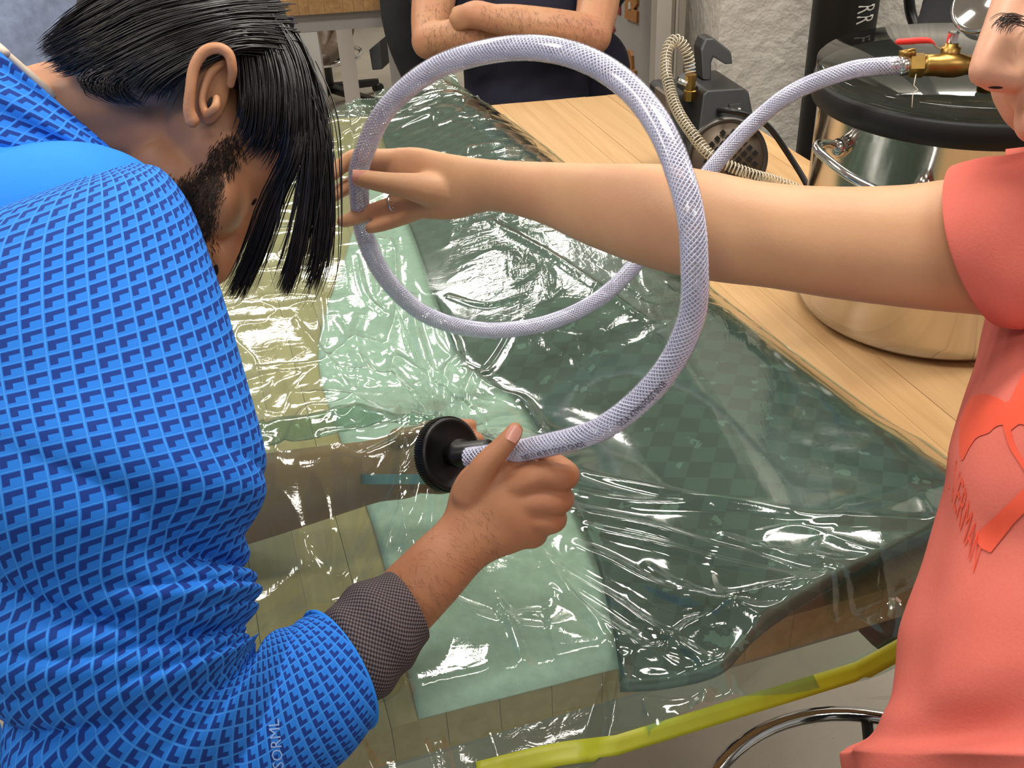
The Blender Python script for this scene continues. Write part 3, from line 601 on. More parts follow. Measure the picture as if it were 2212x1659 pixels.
# ------------------------------------------------------------------ braided hose
HP = [(1012, 990, .885), (1060, 984, .872), (1150, 968, .85), (1300, 925, .80), (1425, 818, .765), (1492, 690, .735), (1500, 560, .715), (1482, 420, .712), (1420, 265, .735), (1330, 165, .765), (1215, 112, .79), (1085, 106, .83), (940, 148, .89), (835, 235, .95), (783, 340, .985), (775, 400, 1.0), (788, 510, 1.05), (840, 610, 1.11), (930, 685, 1.17), (1060, 714, 1.215), (1200, 692, 1.24), (1320, 625, 1.24), (1430, 500, 1.23), (1545, 355, 1.22), (1625, 268, 1.205), (1715, 198, 1.175), (1830, 154, 1.142), (1895, 144, 1.134), (1948, 141, 1.129)]
hp = crom([P(*q) for q in HP], 700); s_ = np.r_[0, np.cumsum(np.linalg.norm(np.diff(hp, axis=0), axis=1))]; HL = s_[-1]
si = np.linspace(0, HL, 620); hp = np.stack([np.interp(si, s_, hp[:, k]) for k in range(3)], 1); HT, HN, HB = frames(hp); HR = .0103
hose = empty('vacuum_hose', tuple(hp[0])); tag(hose, 'clear braided vacuum hose looped through the air from connector to chamber valve', 'hose')
obj('hose_wall', tube(hp, HR, 24, cap=False), M['hose'], hose, recalc=False)
def on_hose(s, a, r):
    k = np.clip(np.asarray(s)/HL*(len(hp)-1), 0, len(hp)-1.001); i = k.astype(int); f = (k-i)[:, None]
    L = lambda A: A[i]*(1-f)+A[i+1]*f
    return L(hp)+(L(HN)*np.cos(a)[:, None]+L(HB)*np.sin(a)[:, None])*r
bp = []; NS = 14; pitch = .052; npt = int(HL/pitch*12)
sv = np.linspace(0, HL, npt)
for sgn in (1, -1):
    for j in range(NS):
        q = on_hose(sv, sgn*2*np.pi*sv/pitch+2*np.pi*j/NS, .0092 if sgn > 0 else .0089)
        T_, N_, B_ = frames(q); rr = .00075
        ring = q[:, None]+(N_[:, None]*np.cos(np.array([0, 2.09, 4.19]))[None, :, None]+B_[:, None]*np.sin(np.array([0, 2.09, 4.19]))[None, :, None])*rr
        bp.append((ring.reshape(-1, 3), grid_faces(npt, 3, True)))
bo = obj('braid', join(*bp), M['braid'], hose, recalc=False); tag(bo, 'white woven braid inside the hose wall', kind='stuff')
def hose_text(txt, pxa, size, shift, xs=1.):
    V, Fc = text_mesh(txt, size); V = V*np.array([xs, 1, 1]); d = [np.hypot(*(np.array(proj(p)[:2])-pxa)) for p in hp]; i0 = int(np.argmin(d)); s0 = si[i0]
    i = np.clip(((s0+V[:, 0])/HL*(len(hp)-1)).astype(int), 0, len(hp)-1); c = hp[i]; view = C0-c; view /= np.linalg.norm(view, axis=1)[:, None]
    tt_ = HT[i]; b = np.cross(tt_, view); b /= np.linalg.norm(b, axis=1)[:, None]; b = np.where(((b@UP) < 0)[:, None], -b, b); nrm = np.cross(b, tt_); nrm = np.where((np.sum(nrm*view, 1) < 0)[:, None], -nrm, nrm)
    f = (s0+V[:, 0])-si[i]; a = (V[:, 1]-size*.35)/HR+shift
    pts = c+tt_*f[:, None]+(nrm*np.cos(a)[:, None]+b*np.sin(a)[:, None])*(HR+.0003)
    o = obj('printed_text', (pts, Fc), M['ink'], hose, False, recalc=False); return tag(o, 'small dark printed lettering', kind='stuff')
hose_text('NSF-51 4R 70 F FOOD GRADE', (1136, 976), .0074, -.62, .70)
hose_text('U.S.A. KTMN/FOOT 00129', (1338, 905), .0074, -.45, .62)
# ------------------------------------------------------------------ vacuum connector
ax = P(1040, 978, .90)-P(948, 986, .945); ax /= np.linalg.norm(ax)
ax = ax*1.-UP*.0; c0 = P(962, 982, .93); ax = ax+(-FWD)*.0; ax /= np.linalg.norm(ax)
con = empty('vacuum_connector', tuple(c0)); tag(con, 'black knurled through bag vacuum connector held between two hands', 'connector')
R_ = .0335
obj('lock_disc', lathe([(.004, -.004), (R_*.92, -.004), (R_, -.002), (R_, .009), (R_*.96, .0105), (R_*.9, .011), (R_*.86, .009), (.012, .009), (.004, .009)], c0, ax, 64), M['black'], con)
kn = []
e1 = np.cross(ax, [0, 0, 1.]); e1 /= np.linalg.norm(e1); e2 = np.cross(ax, e1)
for k in range(90):
    a = 2*np.pi*k/90; dr = e1*math.cos(a)+e2*math.sin(a); tg = -e1*math.sin(a)+e2*math.cos(a); p = c0+dr*(R_+.0003)
    kn.append(prism([p-ax*.0015-tg*.0006, p-ax*.0015+tg*.0006, p+ax*.0085+tg*.0006, p+ax*.0085-tg*.0006], dr*.0008))
tag(obj('knurling', join(*kn), M['black'], con, False), 'fine ribbed knurl on the rim', kind='stuff')
obj('stem', lathe([(.0105, .008), (.0105, .016), (.013, .017), (.013, .024), (.010, .025), (.010, .06)], c0, ax, 32), M['black'], con)
obj('lower_disc', lathe([(.004, -.010), (R_*.8, -.010), (R_*.8, -.0055), (.004, -.0055)], c0, ax, 48), M['blackmatte'], con)
# ------------------------------------------------------------------ vacuum chamber
cc = np.array([.578, 1.232, 0]); CR = .175; ztp = 1.212
ch = empty('vacuum_chamber', (cc[0], cc[1], T)); tag(ch, 'polished steel vacuum chamber pot with clear lid standing on workbench', 'vacuum chamber')
h = ztp-T
obj('pot', lathe([(.002, .0008), (CR-.03, .0008), (CR-.012, .004), (CR-.003, .012), (CR, .028), (CR, h-.012), (CR+.004, h-.008), (CR+.004, h-.002), (CR, h), (CR-.004, h), (CR-.004, .03), (CR-.02, .006), (.002, .005)], (cc[0], cc[1], T), n=96), M['steel'], ch)
obj('gasket', lathe([(CR-.012, h), (CR+.006, h-.008), (CR+.009, h-.006), (CR+.009, h+.019), (CR+.006, h+.022), (CR-.012, h+.022), (CR-.013, h+.01)], (cc[0], cc[1], T), n=96), M['blackmatte'], ch)
obj('lid', lathe([(.002, h+.023), (CR+.005, h+.023), (CR+.007, h+.025), (CR+.007, h+.038), (CR+.005, h+.040), (.002, h+.040)], (cc[0], cc[1], T), n=96), M['acrylic'], ch)
def polar(a, r, z): return np.array([cc[0]+r*math.cos(a), cc[1]+r*math.sin(a), z])
a0, a1 = math.radians(199), math.radians(236); zh = T+.252
hh = obj('handle', tube([polar(a0, CR-.001, zh), polar(a0, CR+.028, zh+.01), polar(a0+.08, CR+.048, zh+.01), polar((a0+a1)/2, CR+.052, zh-.004), polar(a1-.08, CR+.048, zh-.018), polar(a1, CR+.028, zh-.022), polar(a1, CR-.001, zh-.026)], .0055, 12, 40), M['chrome'], ch)
for a in (a0, a1): obj('handle_bracket', lathe([(.012, -.004), (.012, .006), (.007, .012)], polar(a, CR, zh+(.0 if a == a0 else -.026)), (math.cos(a), math.sin(a), 0), 20), M['steel'], ch)
vc = P(2140, 140, 1.112); vl = P(1958, 141, 1.128); va = (vl-vc)/np.linalg.norm(vl-vc); VL = np.linalg.norm(vl-vc)
bv = empty('brass_valve', tuple(vc)); tag(bv, 'brass ball valve manifold with red lever on top of chamber lid', 'valve')
obj('cross_fitting', join(lathe([(.011, -.045), (.011, -.02), (.0105, -.02), (.0105, .028)], vc, va, 24), lathe([(.0095, -.0), (.0095, .05)], vc, (0, 0, 1), 24), lathe([(.0095, 0), (.0095, vc[2]-(T+h+.0425))], vc, (0, 0, -1), 24)), M['brass'], bv)
b1 = vc+va*.020
obj('valve_body', lathe([(.0105, 0), (.0105, .006), (.0115, .008), (.0135, .016), (.0135, .028), (.0118, .036), (.0118, .044), (.0118, .050), (.009, .050)], b1, va, 32), M['brass'], bv)
obj('hex_collar', lathe([(.010, .05), (.0135, .05), (.0135, .064), (.010, .066)], b1, va, 6), M['brass'], bv, False)
obj('thread_seal', lathe([(.0095, .064), (.0095, .071)], b1, va, 24), M['cream'], bv)
obj('hose_barb', lathe([(.0092, .07), (.0092, .085), (.0078, .087), (.0078, .10)], b1, va, 24), M['silver'], bv)
obj('loose_thread', tube([P(1979, 160, 1.12), P(1974, 184, 1.12), P(1983, 193, 1.12), P(1972, 202, 1.12), P(1970, 232, 1.12)], .0006, 5), M['cream'], bv)
st = P(2052, 117, 1.118)
obj('valve_stem', lathe([(.0105, -.008), (.0105, .008), (.007, .009), (.007, .012)], st, (0, 0, 1), 24), M['brass'], bv)
obj('stem_nut', lathe([(.006, .012), (.0066, .013), (.0066, .023), (.005, .024)], st, (0, 0, 1), 6), M['chrome'], bv, False)
obj('lever_plate', loft([((2068, 106), (2068, 109), 1.115, 4), ((2030, 103), (2030, 106), 1.114, 4.), ((2012, 92), (2014, 95), 1.112, 3.)], 10, 16), M['silver'], bv)
obj('lever_grip', loft([((2024, 100), (2026, 104), 1.113, 1.2), ((2012, 84), (2016, 96), 1.112, 1.0), ((1995, 80), (1997, 94), 1.11, .9), ((1965, 82), (1965, 96), 1.108, .9), ((1940, 84), (1940, 97), 1.105, .9), ((1935, 88), (1935, 94), 1.105, .9)], 24, 16, round_ends=True), M['red'], bv)
clp = P(1956, 141, 1.129)
hc = empty('hose_clamp', tuple(clp)); tag(hc, 'steel worm drive clamp on hose end at brass valve', 'hose clamp')
obj('band', lathe([(.0108, -.006), (.0114, -.006), (.0114, .006), (.0108, .006)], clp, va, 32), M['silver'], hc)
obj('screw', lathe([(.005, -.008), (.005, .008), (.003, .009)], P(1960, 116, 1.122), (RT-FWD*.6), 16), M['brass'], hc)
gc = P(2118, 18, 1.09); ga = -FWD*.75-RT*.55+UP*.1
gg = empty('vacuum_gauge', tuple(gc)); tag(gg, 'round chrome vacuum gauge above brass valve beside the nose of person in coral', 'gauge')
obj('gauge_case', lathe([(.004, -.03), (.022, -.03), (.026, -.024), (.026, -.004), (.029, .0), (.029, .006), (.026, .009), (.0235, .007)], gc, ga, 48), M['chrome'], gg)
obj('gauge_face', lathe([(.001, .002), (.0235, .002), (.0235, .003), (.001, .003)], gc, ga, 40), M['dark'], gg)
obj('gauge_stem', tube([gc-UP*.028, vc+np.array([0, 0, .045])], .006, 12), M['brass'], gg)
oc = obj('orange_jar', lathe([(.002, 0), (.04, 0), (.042, .004), (.042, .075), (.036, .085), (.038, .087), (.038, .10), (.002, .102)], (*XYp(2235, 800, T)+np.array([.07, -.06]), T+.001)), M['orange']); tag(oc, 'orange jar on the bench beside steel chamber', 'jar')
# ------------------------------------------------------------------ vacuum pump
pb = Zp(1555, 420, T); pump = empty('vacuum_pump', (pb[0], pb[1], T)); tag(pump, 'black vacuum pump with handle and round fan cover by the wall', 'vacuum pump')
fc = P(1572, 346, 1.655); bk = P(1512, 322, 1.86); ma = fc-bk; ml_ = np.linalg.norm(ma); ma /= ml_; mr = .069
obj('motor_shell', lathe([(mr*.6, 0), (mr*.9, .004), (mr, .02), (mr, ml_-.012), (mr*.97, ml_-.003), (mr*.9, ml_), (mr*.86, ml_-.004), (mr*.3, ml_-.004)], bk, ma, 64), M['darksteel'], pump)
fcv = obj('fan_cover', lathe([(.002, 0), (mr*.86, 0), (mr*.86, .003), (.002, .006)], fc-ma*.005, ma, 48), simple('bronze_cover', srgb(104, 90, 76), .45, .5, .1, 30), pump)
m1 = np.cross(ma, [0, 0, 1.]); m1 /= np.linalg.norm(m1); m2 = np.cross(m1, ma)
q1 = (m1+m2)/math.sqrt(2); q2 = (m1-m2)/math.sqrt(2)
for i in range(-3, 4):
    for j in range(-3, 4):
        c = q1*i*.0125+q2*j*.0125
        if np.linalg.norm(c) > mr*.72 or (i+j > 4): continue
        c = fc+c+ma*.0012
        obj('vent_hole', prism([c-q1*.0038-q2*.0038, c+q1*.0038-q2*.0038, c+q1*.0038+q2*.0038, c-q1*.0038+q2*.0038], ma*.0012), M['blackmatte'], fcv, False)
def pxprism(name, pts, d, th, mat, parent, bev=.002, dirn=None):
    dv = (dirn if dirn is not None else np.array([-.22, .97, 0.]))*th
    return obj(name, prism([P(x, y, d) for x, y in pts], dv, bev), mat, parent, False)
pxprism('control_housing', [(1508, 288), (1519, 204), (1528, 195), (1606, 190), (1618, 198), (1627, 248), (1620, 262), (1590, 258), (1555, 262), (1530, 275)], 1.645, .11, M['black'], pump, .003)
pxprism('oil_case', [(1444, 212), (1452, 203), (1512, 200), (1512, 330), (1470, 372), (1444, 330)], 1.70, .09, M['blackmatte'], pump, .003)
pxprism('case_edge', [(1437, 206), (1447, 204), (1452, 290), (1440, 290)], 1.69, .05, M['boot'], pump, .002)
pxprism('handle', [(1514, 108), (1524, 83), (1542, 82), (1580, 112), (1583, 138), (1568, 140), (1542, 124), (1537, 135), (1537, 172), (1518, 172)], 1.69, .032, M['black'], pump, .003)
sw_ = pxprism('switch', [(1575, 226), (1603, 223), (1604, 240), (1577, 243)], 1.642, .012, M['blackmatte'], pump, .001)
obj('switch_mark', lathe([(.0018, 0), (.0024, .0003), (.0018, .0006)], P(1597, 236, 1.6405), -FWD, 20), M['whiteink'], sw_); obj('switch_mark', box(P(1588, 236, 1.6405), (.004, .0006, .0012)), M['whiteink'], sw_)
obj('base_foot', box((pb[0]-.01, pb[1]+.03, T+.009), (.15, .20, .016), YAW, .004), M['black'], pump, False)
obj('motor_saddle', box((pb[0]-.01, pb[1]+.06, T+.04), (.07, .14, .05), YAW, .004), M['black'], pump, False)
obj('filler_cap', lathe([(.002, .03), (.016, .03), (.018, .026), (.018, .004), (.012, 0), (.012, -.03)], P(1508, 178, 1.76), (0, 0, 1), 24), M['bluecap'], pump)
obj('hose_fitting', lathe([(.011, -.012), (.011, .004), (.009, .005), (.009, .03)], P(1491, 200, 1.675), (0, 0, 1), 8), M['brass'], pump, False)
pc = obj('power_cord', tube([P(1553, 238, 1.64), P(1580, 240, 1.61), P(1625, 252, 1.62), P(1662, 276, 1.64), P(1702, 332, 1.66), P(1742, 398, 1.66), Zp(1770, 470, T+.006)], .0048, 12, 50), M['black'], pump)
cs = P(1491, 182, 1.672); c2 = empty('small_hose_clamp', tuple(cs)); tag(c2, 'small silver clamp on spiral tube at pump inlet', 'hose clamp')
obj('band', lathe([(.0098, -.005), (.0105, -.005), (.0105, .005), (.0098, .005)], cs, (0, 0, 1), 24), M['silver'], c2)
obj('screw', lathe([(.004, -.009), (.005, -.006), (.005, .008), (.003, .009)], P(1476, 178, 1.665), (RT*.7+UP*-.4-FWD*.3), 14), M['silver'], c2)
SPP = [(1491, 186, 1.672), (1491, 150, 1.668), (1486, 120, 1.66), (1474, 95, 1.655), (1458, 86, 1.65), (1444, 102, 1.645), (1438, 140, 1.64), (1446, 190, 1.63), (1464, 240, 1.61), (1496, 290, 1.585), (1532, 333, 1.57), (1570, 356, 1.565), (1620, 376, 1.57), (1680, 394, 1.59), (1750, 420, 1.60)]
sp = crom([P(*q) for q in SPP], 220); sph = empty('spiral_tube', tuple(sp[0])); tag(sph, 'yellowed clear spiral reinforced tube looping from the pump inlet', 'tube')
ls = np.r_[0, np.cumsum(np.linalg.norm(np.diff(sp, axis=0), axis=1))]; sp = np.stack([np.interp(np.linspace(0, ls[-1], 220), ls, sp[:, k]) for k in range(3)], 1)
obj('tube_wall', tube(sp, .0082, 16, cap=False), M['clearplastic'], sph, recalc=False)
T_, N_, B_ = frames(sp); turns = ls[-1]/.0058; n_ = int(turns*14); k = np.linspace(0, 218.9, n_); i = k.astype(int); f = (k-i)[:, None]; a = np.linspace(0, turns*2*np.pi, n_)
L = lambda A: A[i]*(1-f)+A[i+1]*f
obj('spiral_rib', tube(L(sp)+(L(N_)*np.cos(a)[:, None]+L(B_)*np.sin(a)[:, None])*.0085, .0011, 5, cap=False), simple('rib_plastic', srgb(206, 196, 176), .2, .0, .05), sph, recalc=False)
# ------------------------------------------------------------------ stools
def ringtube(c, r, rr, n=64):
    a = np.linspace(0, 2*np.pi, n+1); return tube([np.array([c[0]+r*math.cos(t), c[1]+r*math.sin(t), c[2]]) for t in a], rr, 12, cap=False)
def stool(c, label, rz, ring_r, rot, seat_z, up=True, rk=.012, grp=None):
    s = empty('drafting_stool', (c[0], c[1], 0)); tag(s, label, 'stool', grp)
    obj('foot_ring', ringtube((c[0], c[1], rz), ring_r, rk), M['chrome'], s)
    obj('column', lathe([(.026, .10), (.03, .11), (.03, rz+.18), (.022, rz+.19), (.022, seat_z-.01), (.02, seat_z)], (c[0], c[1], 0), n=24), M['black'], s)
    obj('ring_collar', lathe([(.03, rz-.03), (.042, rz-.025), (.042, rz+.03), (.03, rz+.035)], (c[0], c[1], 0), n=24), M['black'], s)
    for k in range(4):
        a = rot+k*math.pi/2+.4; e = np.array([math.cos(a), math.sin(a), 0]); b = np.array([c[0], c[1], rz])
        obj('ring_spoke', tube([b+e*.03-np.array([0, 0, .02]), b+e*ring_r-np.array([0, 0, .008])], .009, 8), M['black'], s)
    for k in range(5):
        a = rot+k*2*math.pi/5; e = np.array([math.cos(a), math.sin(a), 0]); t = np.cross(e, [0, 0, 1]); b = np.array([c[0], c[1], 0])
        p0, p1 = b+e*.02+np.array([0, 0, .115]), b+e*.30+np.array([0, 0, .075])
        lg = obj('base_leg', prism([p0-t*.026, p0+t*.026, p1+t*.016, p1-t*.016], (0, 0, -.035), .005), M['black'], s, False)
        w = b+e*.30
        obj('caster', lathe([(.004, -.022), (.022, -.022), (.027, -.016), (.027, -.004), (.012, -.003), (.012, .003), (.027, .004), (.027, .016), (.022, .022), (.004, .022)], w+np.array([0, 0, .0275]), t, 20), M['black'], lg)
        obj('caster_stem', tube([w+np.array([0, 0, .03]), w+np.array([0, 0, .075])], .007, 8), M['black'], lg)
    obj('seat', lathe([(.01, seat_z), (.10, seat_z), (.125, seat_z+.012), (.13, seat_z+.03), (.12, seat_z+.045), (.01, seat_z+.05)], (c[0], c[1], 0), n=40), M['blackcloth'], s)
    return s
stool((.47, .785), 'black stool with chrome foot ring under the front of the workbench', .30, .255, .95, .79)
sc_ = Zp(700, 120, .26); stool((sc_[0], sc_[1]), 'black castered stool with chrome foot ring behind far bench', .26, .185, -.55, .62)
# ------------------------------------------------------------------ odds and ends in the background
yb = obj('yellow_box', prism([(lambda a, b: np.array([a[0], b[1], a[2] if k < 2 else 0.001]))(P(x, 54, 5.6), P(676, 72, 5.6)) for k, x in enumerate((676, 694, 694, 676))], (.0, .1, 0), .004), M['yellow'], None, False); tag(yb, 'small yellow box under the far bench', 'box')
bb = obj('black_case', prism([P(797, 108, 4.9), P(821, 88, 4.9), P(826, 150, 4.9), P(804, 152, 4.9)], (.05, .2, 0), .006), M['blackmatte'], None, False); tag(bb, 'black slanted case near the right leg of far bench', 'case')
dk = obj('shadow_block', box((-1.35, 7.3, .36), (1.5, .5, .72), 0, .01), M['blackcloth'], None, False); tag(dk, 'low dark cabinet added for the shadow under the far bench', 'block')  # added dark block standing in for the shadow under the far bench
#@@PART4
# ------------------------------------------------------------------ people
def nail(parent, x, y, d, ang, L, Wd, tilt=0.):
    """small curved fingernail plate"""
    c = P(x, y, d); v = ray(x, y); v = v/np.linalg.norm(v); a = math.radians(ang); e1 = RT*math.cos(a)-UP*math.sin(a); e1 = e1-(e1@v)*v; e1 /= np.linalg.norm(e1); e2 = np.cross(v, e1); s = d/F; V = []
    for i in range(7):
        for j in range(7):
            p, q = -1+i/3., -1+j/3.; k = math.sqrt(max(0, 1-.5*q*q)); V.append(c+e1*p*L*s*(k if p > 0 else 1)*.5+e2*q*Wd*s*.5*(1-.12*p*p)+v*(.0016*q*q+tilt*p*.002))
    n0 = len(V); V = V+[p+v*.0012 for p in V]; Fc = grid_faces(7, 7); Fc = Fc+[tuple(i+n0 for i in f[::-1]) for f in Fc]
    return obj('fingernail', (V, Fc), M['nail'], parent)
def strands(name, guide_sets, mat, parent, r0=.0006, npt=14, label=None):
    parts = []
    for guides, n, jit, dj in guide_sets:
        G_ = [crom(np.array([(q[0], q[1], q[2]) for q in g], float), npt) for g in guides]
        for _ in range(n):
            k = random.uniform(0, len(G_)-1.0001); i = int(k); f = k-i; f = f*f*(3-2*f) if random.random() < .6 else f
            c = G_[i]*(1-f)+(G_[min(i+1, len(G_)-1)])*f; L_ = random.uniform(.78, 1.0) if len(guides[0]) < 6 else random.uniform(.9, 1.); c = crom(c[:max(3, int(npt*L_))], npt)
            c = crom(c[random.choice((0, 0, 1, 1, 2)):], npt); o = np.array([random.gauss(0, jit), random.gauss(0, jit), random.uniform(-dj, dj)]); ph = random.uniform(0, 6.28); am = random.uniform(0, jit*.5)
            t = np.linspace(0, 1, npt); c = c+o+np.stack([am*np.sin(5*t+ph)*t, am*np.cos(4*t+ph)*t, 0*t], 1)
            pts = np.array([P(*q) for q in c]); rr = r0*random.uniform(.7, 1.3)*np.clip(1.15-t**4*1.0, .12, 1)
            T__, N__, B__ = frames(pts); th = np.array([0, 2.09, 4.19]); ring = pts[:, None]+(N__[:, None]*np.cos(th)[None, :, None]+B__[:, None]*np.sin(th)[None, :, None])*rr[:, None, None]
            parts.append((ring.reshape(-1, 3), grid_faces(npt, 3, True)))
    o = obj(name, join(*parts), mat, parent, recalc=False); return tag(o, label, kind='stuff')
# ---- man in blue bending over the bench
mb = Zp(150, 1500, 0); mbase = (-.62, .55, 0)
man = empty('person', mbase); tag(man, 'person in blue patterned top bending over the bench with dark hair hanging down', 'person')
head_parts = [ell(385, 160, .885, 235, 150, .07, 15), ell(480, 310, .878, 125, 170, .064, -18), ell(392, 385, .878, 118, 112, .058), chain([(380, 270, .89, 150), (220, 270, .905, 150), (40, 330, .93, 165)]),
              ell(405, 500, .89, 75, 95, .05, 10), ell(478, 425, .862, 62, 92, .045, 12), ell(575, 340, .885, 72, 110, .052, 25), chain([(572, 425, .893, 38), (535, 470, .885, 34), (502, 525, .878, 26), (475, 582, .872, 27), (466, 598, .872, 21)]),
              ell(450, 560, .872, 26, 24, .013), ell(432, 555, .885, 60, 50, .045)]
head = blob('head', head_parts, .0028, M['skin_mh'], man, 10)
earp = [ell(449, 180, .800, 46, 88, .006, 8), chain([(498, 182, .794, 9), (502, 150, .785, 11), (494, 117, .781, 12), (470, 104, .780, 13), (440, 114, .780, 14), (419, 148, .781, 13), (411, 195, .783, 12), (408, 235, .787, 13), (415, 260, .791, 16)], 10, 50),
        chain([(480, 136, .793, 9), (457, 156, .789, 10), (442, 190, .790, 9), (437, 222, .792, 9), (446, 248, .793, 9)], 10, 30), chain([(468, 212, .790, 8), (465, 232, .787, 10), (450, 246, .791, 9)], 10, 14), chain([(455, 170, .82, 30), (452, 240, .825, 28)], 12)]
obj_ear = blob('ear', earp, .0011, M['skin_mh'], man, 4)
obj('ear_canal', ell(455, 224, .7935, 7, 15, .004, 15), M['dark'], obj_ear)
ht = bvh(head)
def surf_d(x, y, dflt): p, n = hit(ht, x, y); return dflt if p is None else float((p-C0)@FWD)
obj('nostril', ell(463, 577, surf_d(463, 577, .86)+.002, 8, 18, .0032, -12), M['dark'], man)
obj('eye', ell(550, 432, surf_d(550, 432, .86)+.0035, 5, 13, .0045, 25), M['dark'], man)
hcap = blob('hair_cap', [ell(392, 30, .885, 212, 118, .082, 4), ell(520, 105, .88, 112, 125, .078, 20), chain([(592, 130, .855, 50), (645, 190, .85, 44), (662, 270, .85, 26), (664, 340, .855, 10)]), ell(225, 62, .88, 128, 44, .055, -27), chain([(545, 120, .835, 32), (535, 200, .826, 24), (520, 265, .83, 15), (505, 300, .84, 8)]),
                         chain([(330, 120, .83, 50), (270, 155, .83, 30)])], .0035, M['hair'], man, 6)
HS = [([[(560, -60, .85), (430, -40, .815), (300, -10, .80), (190, 50, .805), (70, 104, .84)], [(600, 10, .835), (480, 20, .80), (340, 50, .79), (220, 105, .795), (120, 142, .815)], [(620, 60, .82), (500, 60, .795), (380, 92, .785), (275, 140, .785), (205, 188, .795)], [(625, 95, .815), (520, 85, .79), (420, 118, .785), (335, 165, .785), (290, 220, .79)], [(575, 100, .805), (490, 95, .79), (415, 130, .785), (372, 175, .79), (350, 222, .80)]], 1500, 9, .006),
      ([[(480, -90, .83), (330, -60, .81), (220, -10, .81), (150, 40, .82), (70, 112, .84)], [(460, -40, .815), (320, -10, .80), (210, 40, .803), (130, 84, .82), (72, 118, .84)], [(440, 10, .80), (310, 40, .795), (210, 80, .80), (140, 116, .815), (92, 138, .83)], [(400, 60, .79), (290, 90, .79), (210, 120, .80), (160, 150, .81), (120, 158, .82)]], 700, 8, .005),
      ([[(420, 110, .79), (330, 140, .787), (270, 165, .787), (275, 205, .79), (335, 238, .80)], [(380, 120, .79), (290, 150, .787), (225, 175, .79), (230, 205, .79), (300, 228, .80)], [(340, 120, .79), (260, 140, .79), (190, 160, .80), (180, 185, .80), (230, 210, .80)]], 260, 7, .004),
      ([[(520, 80, .80), (530, 150, .80), (534, 220, .803), (524, 275, .81), (496, 320, .82)], [(550, 60, .81), (575, 140, .80), (582, 220, .80), (568, 300, .812), (530, 350, .825)], [(570, 50, .815), (615, 130, .805), (632, 220, .80), (622, 310, .81), (580, 400, .83)], [(590, 50, .82), (640, 130, .81), (660, 220, .805), (655, 310, .81), (612, 420, .83)]], 620, 8, .005),
      ([[(600, 40, .83), (655, 130, .82), (690, 260, .815), (706, 400, .82), (702, 540, .83), (660, 680, .84)], [(600, 50, .83), (650, 150, .815), (680, 280, .81), (690, 410, .82), (680, 540, .83), (640, 640, .84)]], 190, 7, .006),
      ([[(600, 70, .825), (650, 190, .81), (672, 310, .81), (668, 430, .82), (645, 560, .83), (605, 690, .84)], [(600, 70, .825), (640, 190, .81), (662, 310, .81), (655, 430, .82), (628, 560, .83), (590, 660, .84)]], 210, 6, .005),
      ([[(600, 90, .82), (645, 210, .81), (650, 320, .81), (610, 420, .825), (565, 550, .84), (500, 700, .85)], [(600, 90, .82), (640, 220, .81), (635, 330, .81), (590, 430, .83), (545, 560, .845), (470, 690, .85)], [(600, 90, .82), (640, 220, .81), (630, 330, .815), (575, 440, .84), (525, 570, .85), (480, 650, .85)]], 330, 7, .006),
      ([[(640, 120, .82), (700, 260, .81), (716, 420, .82), (712, 580, .83), (668, 700, .84)], [(600, 60, .82), (660, 240, .81), (640, 420, .82), (600, 560, .83), (560, 640, .84)]], 60, 16, .01)]
strands('hair', HS, M['hair'], man, .00058, 14, 'long straight black hair falling forward')
# beard and sideburn, grown on the face surface
bparts = []
BP = np.array([(508, 290), (525, 330), (492, 372), (470, 420), (462, 480), (455, 540), (430, 560), (395, 500), (360, 430), (315, 400), (330, 385), (390, 392), (440, 360), (480, 310)], float)
def inpoly(x, y, Pl):
    c = False; n = len(Pl)
    for i in range(n):
        a, b = Pl[i], Pl[(i+1) % n]
        if (a[1] > y) != (b[1] > y) and x < (b[0]-a[0])*(y-a[1])/(b[1]-a[1])+a[0]: c = not c
    return c
cnt = 0
while cnt < 2300:
    x, y = random.uniform(300, 540), random.uniform(280, 570); x2, y2 = x+random.gauss(0, 9), y+random.gauss(0, 9)
    if not inpoly(x2, y2, BP): continue
    cnt += 1
    p, n = hit(ht, x, y)
    if p is None: continue
    dv = -UP*.8-RT*random.uniform(-.2, .7)+n*.45; dv /= np.linalg.norm(dv); L_ = random.uniform(.004, .010)
    pts = np.array([p-n*.0005, p+dv*L_*.5, p+dv*L_+n*-.001]); T__, N__, B__ = frames(pts); rr = np.array([.00032, .00028, .00008]); th = np.array([0, 2.09, 4.19])
    bparts.append(((pts[:, None]+(N__[:, None]*np.cos(th)[None, :, None]+B__[:, None]*np.sin(th)[None, :, None])*rr[:, None, None]).reshape(-1, 3), grid_faces(3, 3, True)))
tag(obj('beard', join(*bparts), M['beard'], man, recalc=False), 'short dark beard on the jaw', kind='stuff')
